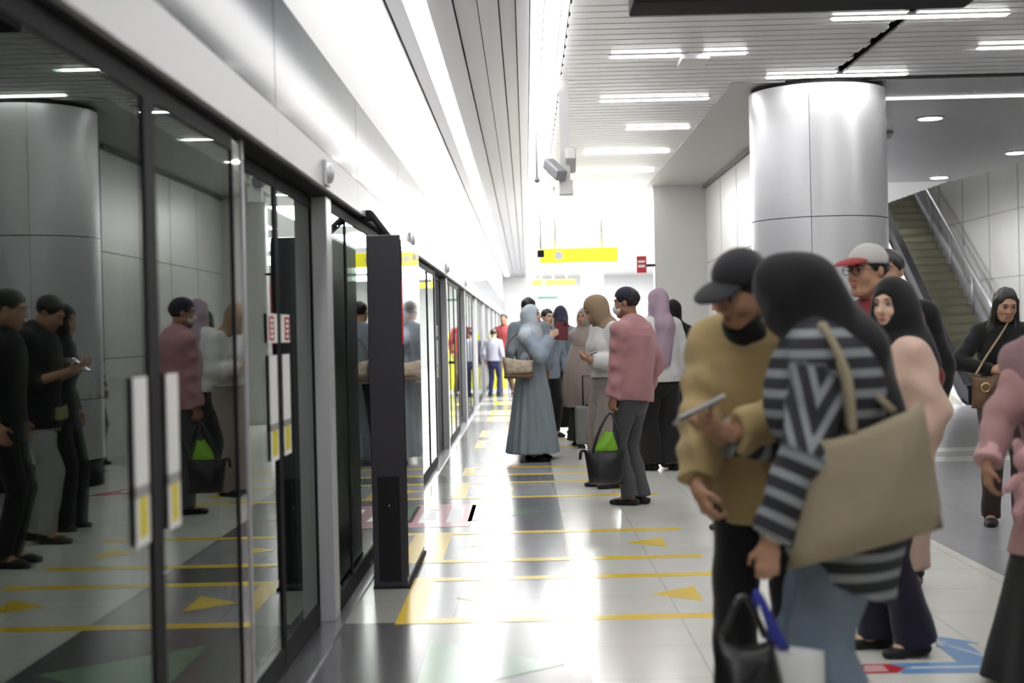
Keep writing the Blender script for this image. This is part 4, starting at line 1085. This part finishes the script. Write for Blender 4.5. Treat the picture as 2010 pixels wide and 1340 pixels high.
# G: woman at the right edge
w = Who('person in pink tunic and wide black trousers at the picture edge, holding a plush toy', 2.045, 5.42, -38)
k = Skel(1.50, True, lean=3, bend=-2, nod=6, yaw=4, hR=w.L((1.690, 5.28, .86)), pR=w.D((-.7, .5, -.3)), hL=w.L((1.86, 5.14, .88)), feet=((.14, 0), (-.16, .02)))
k.hand['R'].update(dir=w.D((.0, -.12, -1)), nrm=w.D((.9, .1, .1)), th=w.D((.2, -1, 0)), curl=(25, 35, 25))
body(k, .0065, SKIN_D, w.o)
top(k, .0095, (.38, .215, .215), w.o, hem=.58, ease=.035, arm=.020, to=.84, name='tunic', rr=(.056, .054, .054, .050), hemw=.085, fold=.006)
g = Field(k.wr['R']-.2, k.wr['R']+.2, .006)
for c in 'R':
    d_ = nrm(k.wr[c]-k.el[c]); g.seg(k.wr[c]-d_*.075, k.wr[c]-d_*.01, .052, .056, k=0, cap=True, caps=True)
mesh_obj('cuff', g.mesh(), cloth((.62, .38, .38)), w.o)
skirt(k, .011, cloth(C_black), w.o, top_z=.64, hem=.035, r0=.20, r1=.33, depth=.80, pleat=.012, n=9, name='wide_trousers')
shoes(k, .008, C_black, w.o)
hijab(k, .008, (.29, .17, .18), w.o, front=.30, back=.24, cape=.98, ease=.045, seed=5, name='headscarf'); mask(k, .006, w.o, M_maskw)
t = thing('plush_toy', 'small pink plush toy held against the pink tunic at the picture edge', 'toy', (1.80, 5.14, .70)); M_pl = cloth((.50, .28, .30), .95); f = Field((-.14, -.12, -.02), (.14, .12, .30), .006)
f.ell(V(0, 0, .09), np.eye(3), (.06, .05, .075), .02); f.ell(V(0, 0, .20), np.eye(3), (.055, .05, .05), .02)
for g_ in (1, -1): f.seg((g_*.035, -.02, .04), (g_*.055, -.03, .0+.01), .026, .022, k=.01); f.seg((g_*.05, -.01, .13), (g_*.09, -.03, .10), .02, .017, k=.01); f.ell(V(g_*.04, 0, .25), np.eye(3), (.02, .012, .03), .01)
mesh_obj('body', f.mesh(), M_pl, t)
for g_ in (1, -1): bm = BM(); ball(bm, (g_*.02, -.048, .205), .006); obj('eye', bm, EYED, t)

# H: man in the pink jumper seen from behind
w = Who('person in dusty pink jumper, grey trousers and knitted cap seen from behind', .85, 11.42, -128)
k = Skel(1.68, False, nod=6, yaw=14, hL=w.L((.665, 11.30, .755)), pL=w.D((.1, .8, -.2)), feet=((.062, .0), (-.058, .03)), build=.95)
k.hand['L'].update(dir=w.D((-.1, 0, -1)), nrm=w.D((.7, .7, 0)), curl=(55, 60, 40))
body(k, .008, SKIN_D, w.o, fs=1.1); top(k, .009, (.50, .25, .27), w.o, hem=.84, ease=.040, arm=.024, to=.99, tilt=.10, wide=1.06, name='jumper', fold=.009, rr=(.056, .050, .048, .044))
trousers(k, .009, (.085, .085, .095), w.o, ease=.012, flare=.012, fold=.006); shoes(k, .008, C_black, w.o, low=.05); cap(k, .007, w.o, cloth((.028, .024, .045)), None, brim=False, tilt=-16, name='knitted_cap'); hair_short(k, .007, w.o); mask(k, .007, w.o, M_maskw); collar(k, .007, w.o, cloth(C_white))
t = thing('handbag', 'black bag hanging from the hand of the person in the dusty pink jumper', 'bag', (.60, 11.2, .19))
pouch('body', M_bagblk, (-.165, .02, .27), (.165, .02, .275), (.135, .02, .0), (-.13, .02, .0), .17, t, out=(0, -1, 0), open_top=True, sag=.012)
for y_ in (-.03, .06):
    bm = BM(); tube(bm, curve_pts([(-.10, y_, .25), (-.04, y_+.02, .42), (.05, .06, .555), (.10, y_+.02, .42), (.11, y_, .25)], 8), .009, 8); obj('handle', bm, M_bagblk, t)
bm = BM(); tube(bm, curve_pts([(-.16, 0, .27), (-.19, -.01, .26), (-.20, -.01, .20)], 5), .012, 6); obj('side_tab', bm, M_bagblk, t)
t = thing('shopping_bag', 'lime green bag sticking out of the black handbag', 'bag', (.60, 11.22, .40))
pouch('body', M_limey, (.01, .0, .22), (.06, .0, .215), (.115, .0, .03), (-.115, .0, .03), .05, t, out=(0, -1, 0))
# I: lilac headscarf, white blouse
w = Who('person in long lilac headscarf, white blouse and wide black trousers seen from behind', 1.33, 14.2, 200)
k = Skel(1.735, True, nod=4, feet=((.10, .0), (-.10, .10)))
body(k, .010, SKIN, w.o, face=False, fs=1.15); top(k, .011, C_white, w.o, hem=.86, ease=.035, arm=.03, name='blouse', wide=1.1); trousers(k, .011, C_black, w.o, ease=.03, flare=.05, r=(.088, .07, .07, .066)); shoes(k, .009, C_black, w.o)
hijab(k, .010, (.40, .29, .37), w.o, front=.10, back=.46, cape=.80, fold=.008, seed=1, vol=1.06, name='headscarf', pts=((hp(k, 0, .06, -.05), k.neck-k.fwd*.12-k.up*.06, .09, .10), (k.neck-k.fwd*.12-k.up*.06, k.neck-k.fwd*.13-k.up*.40+k.side*.05, .10, .10)))
# J: black headscarf behind her
w = Who('person in long black headscarf beyond the lilac headscarf, beside the grey wall', 1.66, 16.0, 190)
k = Skel(1.665, True)
body(k, .012, SKIN, w.o, face=False); top(k, .013, C_black, w.o, hem=.80); trousers(k, .013, C_black, w.o); shoes(k, .010, C_black, w.o); hijab(k, .011, C_black, w.o, front=.1, back=.45, cape=.8, name='headscarf')
# K: white shirt, tan headscarf
w = Who('person in white shirt and tan headscarf looking down at a phone, beside the pink jumper', .72, 12.75, -65)
k = Skel(1.685, True, nod=30, yaw=-8, hL=w.L((.575, 12.55, 1.14)), hR=w.L((.585, 12.72, 1.14)), pL=w.D((.5, -.2, -1)), pR=w.D((.5, .4, -1)))
for c, n_ in (('L', (-.1, .5, .8)), ('R', (-.1, -.5, .8))): k.hand[c].update(dir=w.D((-.85, 0, .25)), nrm=w.D(n_), curl=(30, 35, 25))
body(k, .009, SKIN, w.o, fs=1.1); top(k, .011, C_white, w.o, hem=.99, ease=.035, arm=.036, name='shirt', rr=(.056, .054, .050, .040)); trousers(k, .011, (.30, .255, .235), w.o, ease=.025, flare=.03); shoes(k, .009, C_black, w.o)
hijab(k, .009, (.32, .23, .15), w.o, front=.10, back=.12, cape=.85, vol=1.04, name='headscarf')
phone(V(.545, 12.60, 1.185), V(.35, -.25, -.8), V(-.7, .0, .35), 'phone held flat by the person in the white shirt', M_phonew)
# L: long taupe veil
w = Who('person in knee-length taupe veil standing behind a grey suitcase', .735, 17.45, -28)
k = Skel(1.63, True, nod=4, yaw=-6)
body(k, .010, SKIN, w.o); skirt(k, .012, cloth(C_black), w.o, top_z=1., hem=.06, r0=.16, r1=.26, depth=.8, name='skirt'); shoes(k, .01, C_black, w.o)
o_ = skirt(k, .011, cloth((.36, .29, .27)), w.o, top_z=1.36, hem=.49, r0=.17, r1=.31, depth=.72, pleat=.016, n=11, name='long_veil', bulge=.06)
hijab(k, .010, (.37, .30, .275), w.o, front=.22, back=.25, cape=1.05, ease=.035, name='headscarf')
t = thing('suitcase', 'grey wheeled suitcase with a dark centre band standing before the taupe veil', 'suitcase', (.755, 17.08, 0))
M_case = mat('suitcase_grey', (.20, .20, .20), .5)
bm = BM(); box(bm, -.19, .19, -.10, .10, .04, .50, 0, .03); obj('shell', bm, M_case, t)
bm = BM(); box(bm, -.025, .025, -.106, -.098, .05, .49); obj('band', bm, M_dark, t)
bm = BM(); box(bm, -.07, .07, -.02, .02, .495, .515, 0, .008); obj('carry_handle', bm, M_dark, t)
for x_ in (-.15, .15):
    for y_ in (-.07, .07):
        bm = BM(); cyl(bm, (0, 0), .022, -.012, .012, 14); bm.transform(Matrix.Translation((x_, y_, .022)) @ Matrix.Rotation(math.pi/2, 4, 'Y')); obj('wheel', bm, M_dark, t)
bm = BM(); tube(bm, [(-.09, .08, .49), (-.09, .08, .86), (.09, .08, .86), (.09, .08, .49)], .009, 8); obj('pull_handle', bm, M_dark, t)
# M: woman in pale blue robe
w = Who('person in pale blue headscarf and long pleated grey-blue robe holding up a maroon phone', .045, 15.62, 72)
k = Skel(1.635, True, nod=-3, yaw=-4, hR=w.L((.26, 15.46, 1.335)), hL=w.L((.30, 15.68, 1.33)), pR=w.D((-.4, -.5, -1)), pL=w.D((-.4, .5, -1)))
k.hand['R'].update(dir=w.D((.7, -.1, .65)), nrm=w.D((.3, .8, .1)), curl=(30, 40, 30)); k.hand['L'].update(dir=w.D((.5, -.1, .8)), nrm=w.D((.3, -.8, .1)), curl=(30, 40, 30))
body(k, .009, SKIN_L, w.o, fs=1.1)
skirt(k, .010, cloth((.27, .32, .36)), w.o, top_z=1.18, hem=.085, r0=.15, r1=.345, depth=.82, pleat=.014, n=17, name='robe')
top(k, .010, (.38, .45, .55), w.o, hem=.98, ease=.03, arm=.038, name='robe_sleeves', rr=(.056, .054, .050, .042))
hijab(k, .0095, (.66, .73, .82), w.o, front=.46, back=.30, cape=.86, ease=.04, seed=4, fold=.006, vol=1.05, name='headscarf')
shoes(k, .009, C_black, w.o)
t = phone(V(.385, 15.56, 1.405), V(.2, -1., .0), V(.05, 0, 1), 'maroon phone cover held up by the person in the grey-blue robe', M_maroon, (.15, .016, .20))
t = thing('handbag', 'cream printed handbag with brown base under the arm of the grey-blue robe', 'bag', (-.095, 15.33, 0.93))
pouch('body', M_batik, (-.17, 0, .22), (.17, .02, .17), (.155, .02, .03), (-.15, 0, .0), .14, t, out=(0, -1, 0))
bm = BM(); box(bm, -.155, .16, -.055, .055, -.025, .02, 0, .015); obj('base', bm, M_brown, t)
bm = BM(); tube(bm, curve_pts([(-.13, .0, .20), (-.10, .12, .36), (.02, .18, .46), (.12, .10, .34), (.14, .02, .17)], 8), .009, 6); obj('strap', bm, M_brown, t)
# N and O: pair beyond the raised phone
w = Who('person in dark navy headscarf and black skirt seen from behind, beyond the raised maroon phone', .47, 19.4, 165)
k = Skel(1.68, True)
body(k, .012, SKIN, w.o, face=False); top(k, .013, (.20, .25, .33), w.o, hem=.86, ease=.04, name='blouse'); skirt(k, .013, cloth(C_black), w.o, top_z=1., hem=.10, r0=.16, r1=.27, depth=.8, name='skirt'); shoes(k, .01, C_black, w.o)
hijab(k, .011, C_navy, w.o, front=.15, back=.12, cape=.8, vol=1.06, name='headscarf', pts=((hp(k, 0, .08, -.02), hp(k, -.04, .15, -.09), .07, .06),))
w = Who('dark-haired person facing the camera between the blue headscarf and the navy headscarf', .275, 18.95, 30)
k = Skel(1.65, False)
body(k, .011, SKIN_L, w.o); hair_short(k, .010, w.o); top(k, .013, (.24, .30, .38), w.o, hem=.80, name='shirt'); trousers(k, .013, C_black, w.o); shoes(k, .01, C_black, w.o)
# P, Q, R: further off
w = Who('child in pale lilac shirt and navy trousers seen from behind, far off beside the doors', -.74, 31.7, 160)
k = Skel(1.44, False)
body(k, .014, SKIN, w.o, face=False, fs=1.3); hair_short(k, .012, w.o); top(k, .015, (.50, .50, .60), w.o, hem=.92, name='shirt'); trousers(k, .015, (.03, .035, .10), w.o); shoes(k, .012, C_black, w.o)
w = Who('person in red top and brown trousers far off, beside the child', -.50, 32.4, -15)
k = Skel(1.78, False, feet=((.16, .1), (-.10, -.05)))
body(k, .014, SKIN_D, w.o, face=False, fs=1.3); hair_short(k, .012, w.o); top(k, .015, (.32, .06, .06), w.o, hem=.86, name='shirt'); trousers(k, .015, (.16, .11, .075), w.o); shoes(k, .012, C_black, w.o)
w = Who('dark-haired person whose head shows above the pale blue headscarf', .035, 17.05, 200)
k = Skel(1.755, False)
body(k, .012, SKIN, w.o, face=False); hair_short(k, .010, w.o); top(k, .013, (.28, .32, .38), w.o, hem=.80, name='shirt'); trousers(k, .013, C_black, w.o); shoes(k, .01, C_black, w.o)
# S, T, U, Z: seen only as reflections in the glass, they stand behind the pair with the phone
w = Who('person in black shirt and pale grey trousers looking at a phone, mirrored in the glass', 1.51, 10.0, -88)
k = Skel(1.71, False, nod=30, lean=1, hL=w.L((1.24, 9.90, 1.20)), hR=w.L((1.25, 10.07, 1.20)), pL=w.D((.5, -.3, -1)), pR=w.D((.5, .3, -1)), feet=((.09, -.08), (-.09, .12)))
for c, n_ in (('L', (-.1, .5, .8)), ('R', (-.1, -.5, .8))): k.hand[c].update(dir=w.D((-.85, 0, .3)), nrm=w.D(n_), curl=(30, 35, 25))
body(k, .009, SKIN, w.o, fs=1.1); hair_short(k, .008, w.o); top(k, .010, (.016, .016, .018), w.o, hem=.80, ease=.048, to=.25, name='shirt'); trousers(k, .010, (.42, .42, .43), w.o, ease=.02, to=.10, fold=.007); shoes(k, .009, (.05, .035, .03), w.o)
phone(V(1.18, 9.98, 1.245), V(.55, 0, -.7), V(-.75, .0, .5), 'phone of the person in pale grey trousers mirrored in the glass', M_phone, lit=M_litscreen)
t = thing('waist_pouch', 'small khaki pouch at the hip of the person in pale grey trousers', 'bag', (1.325, 9.98, .86))
pouch('body', mat('khaki', (.28, .25, .13), .8), (0, -.11, .10), (0, .11, .11), (0, .10, .0), (0, -.10, .0), .07, t, out=(-1, 0, 0))
bm = BM(); tube(bm, curve_pts([(0, -.10, .10), (.08, -.02, .20), (.08, .06, .20), (0, .10, .11)], 6), .006, 6); obj('strap', bm, M_dark, t)
w = Who('person all in black nearest the mirrored edge of the glass', 1.36, 8.95, -92)
k = Skel(1.70, False, nod=16)
body(k, .010, SKIN, w.o, fs=1.1); hair_short(k, .009, w.o); top(k, .012, C_black, w.o, hem=.78, ease=.03); trousers(k, .012, C_black, w.o); shoes(k, .009, C_black, w.o)
w = Who('person in black top and flared black trousers behind the mirrored pale grey trousers', 1.57, 10.65, -80)
k = Skel(1.64, True, nod=10)
body(k, .011, SKIN, w.o, fs=1.1); top(k, .012, C_black, w.o, hem=.78); trousers(k, .012, C_black, w.o, ease=.03, flare=.07); shoes(k, .009, (.05, .05, .05), w.o); hijab(k, .011, C_black, w.o, name='headscarf')
w = Who('person in striped shirt and black headscarf mirrored in the glass beside the column', 3.03, 17.2-1.05, -70)
k = Skel(1.62, True, nod=4)
body(k, .012, SKIN, w.o, face=False); o_, f_ = top(k, .013, (.3, .3, .3), w.o, hem=.84, name='striped_shirt')
me = o_.data; a_ = me.attributes.new('band', 'FLOAT', 'POINT'); co = np.empty(len(me.vertices)*3, np.float32); me.vertices.foreach_get('co', co); a_.data.foreach_set('value', co[2::3].copy()); me.materials.clear(); me.materials.append(M_stripe2)
trousers(k, .013, C_black, w.o); shoes(k, .010, C_black, w.o); hijab(k, .011, C_black, w.o, front=.08, back=.1, cape=.7, name='headscarf')

# yellow-green board far off beside the doors
t = thing('barrier_board', 'bright yellow-green board standing far off beside the doors, behind the child', 'board', (-.50, 33.6, 0))
M_lime = mat('lime_board', (.78, .80, .06), .5)
for a_ in (-.17, .30):
    bm = BM(); box(bm, a_-.19, a_+.19, -.02, .02, .08, 1.40, 0, .01); obj('panel', bm, M_lime, t)
bm = BM(); box(bm, -.40, .52, -.03, .03, .70, .76); obj('rail', bm, M_dark, t)
for x_ in (-.40, .06, .52):
    bm = BM(); box(bm, x_-.02, x_+.02, -.03, .03, 0, 1.42); obj('post', bm, M_steel, t)
# ------------------------------------------------------------------ camera and view
f_px = 2792.
fy = Vector((28, 18, -f_px)).normalized()
up = Vector((-.023, 1, (-.023*28+18)/f_px)).normalized()
rt = fy.cross(up)
R = Matrix((rt, fy, up))
cd = bpy.data.cameras.new('camera'); cd.sensor_width = 36.; cd.lens = f_px*36./2010.
cd.clip_start = .05; cd.clip_end = 200
cd.dof.use_dof = True; cd.dof.focus_distance = 11.5; cd.dof.aperture_fstop = 2.1
cam = bpy.data.objects.new('camera', cd); COL.objects.link(cam)
cam.matrix_world = Matrix.Translation((0, 0, 1.4)) @ R.to_4x4()
SC.camera = cam
w = bpy.data.worlds.new('world'); SC.world = w; w.use_nodes = True
w.node_tree.nodes['Background'].inputs[0].default_value = (.5, .5, .5, 1); w.node_tree.nodes['Background'].inputs[1].default_value = .1
vs = SC.view_settings; vs.view_transform = 'Standard'; vs.look = 'None'; vs.exposure = .25; vs.gamma = 1.
try: vs.use_curve_mapping = False
except Exception: pass
SC.cycles.use_denoising = True
SC.cycles.max_bounces = 6; SC.cycles.diffuse_bounces = 3; SC.cycles.glossy_bounces = 4; SC.cycles.transparent_max_bounces = 12
SC.cycles.caustics_reflective = False; SC.cycles.caustics_refractive = False; SC.cycles.sample_clamp_indirect = 6.
SC.cycles.use_adaptive_sampling = True; SC.cycles.adaptive_threshold = .1; SC.cycles.adaptive_min_samples = 16
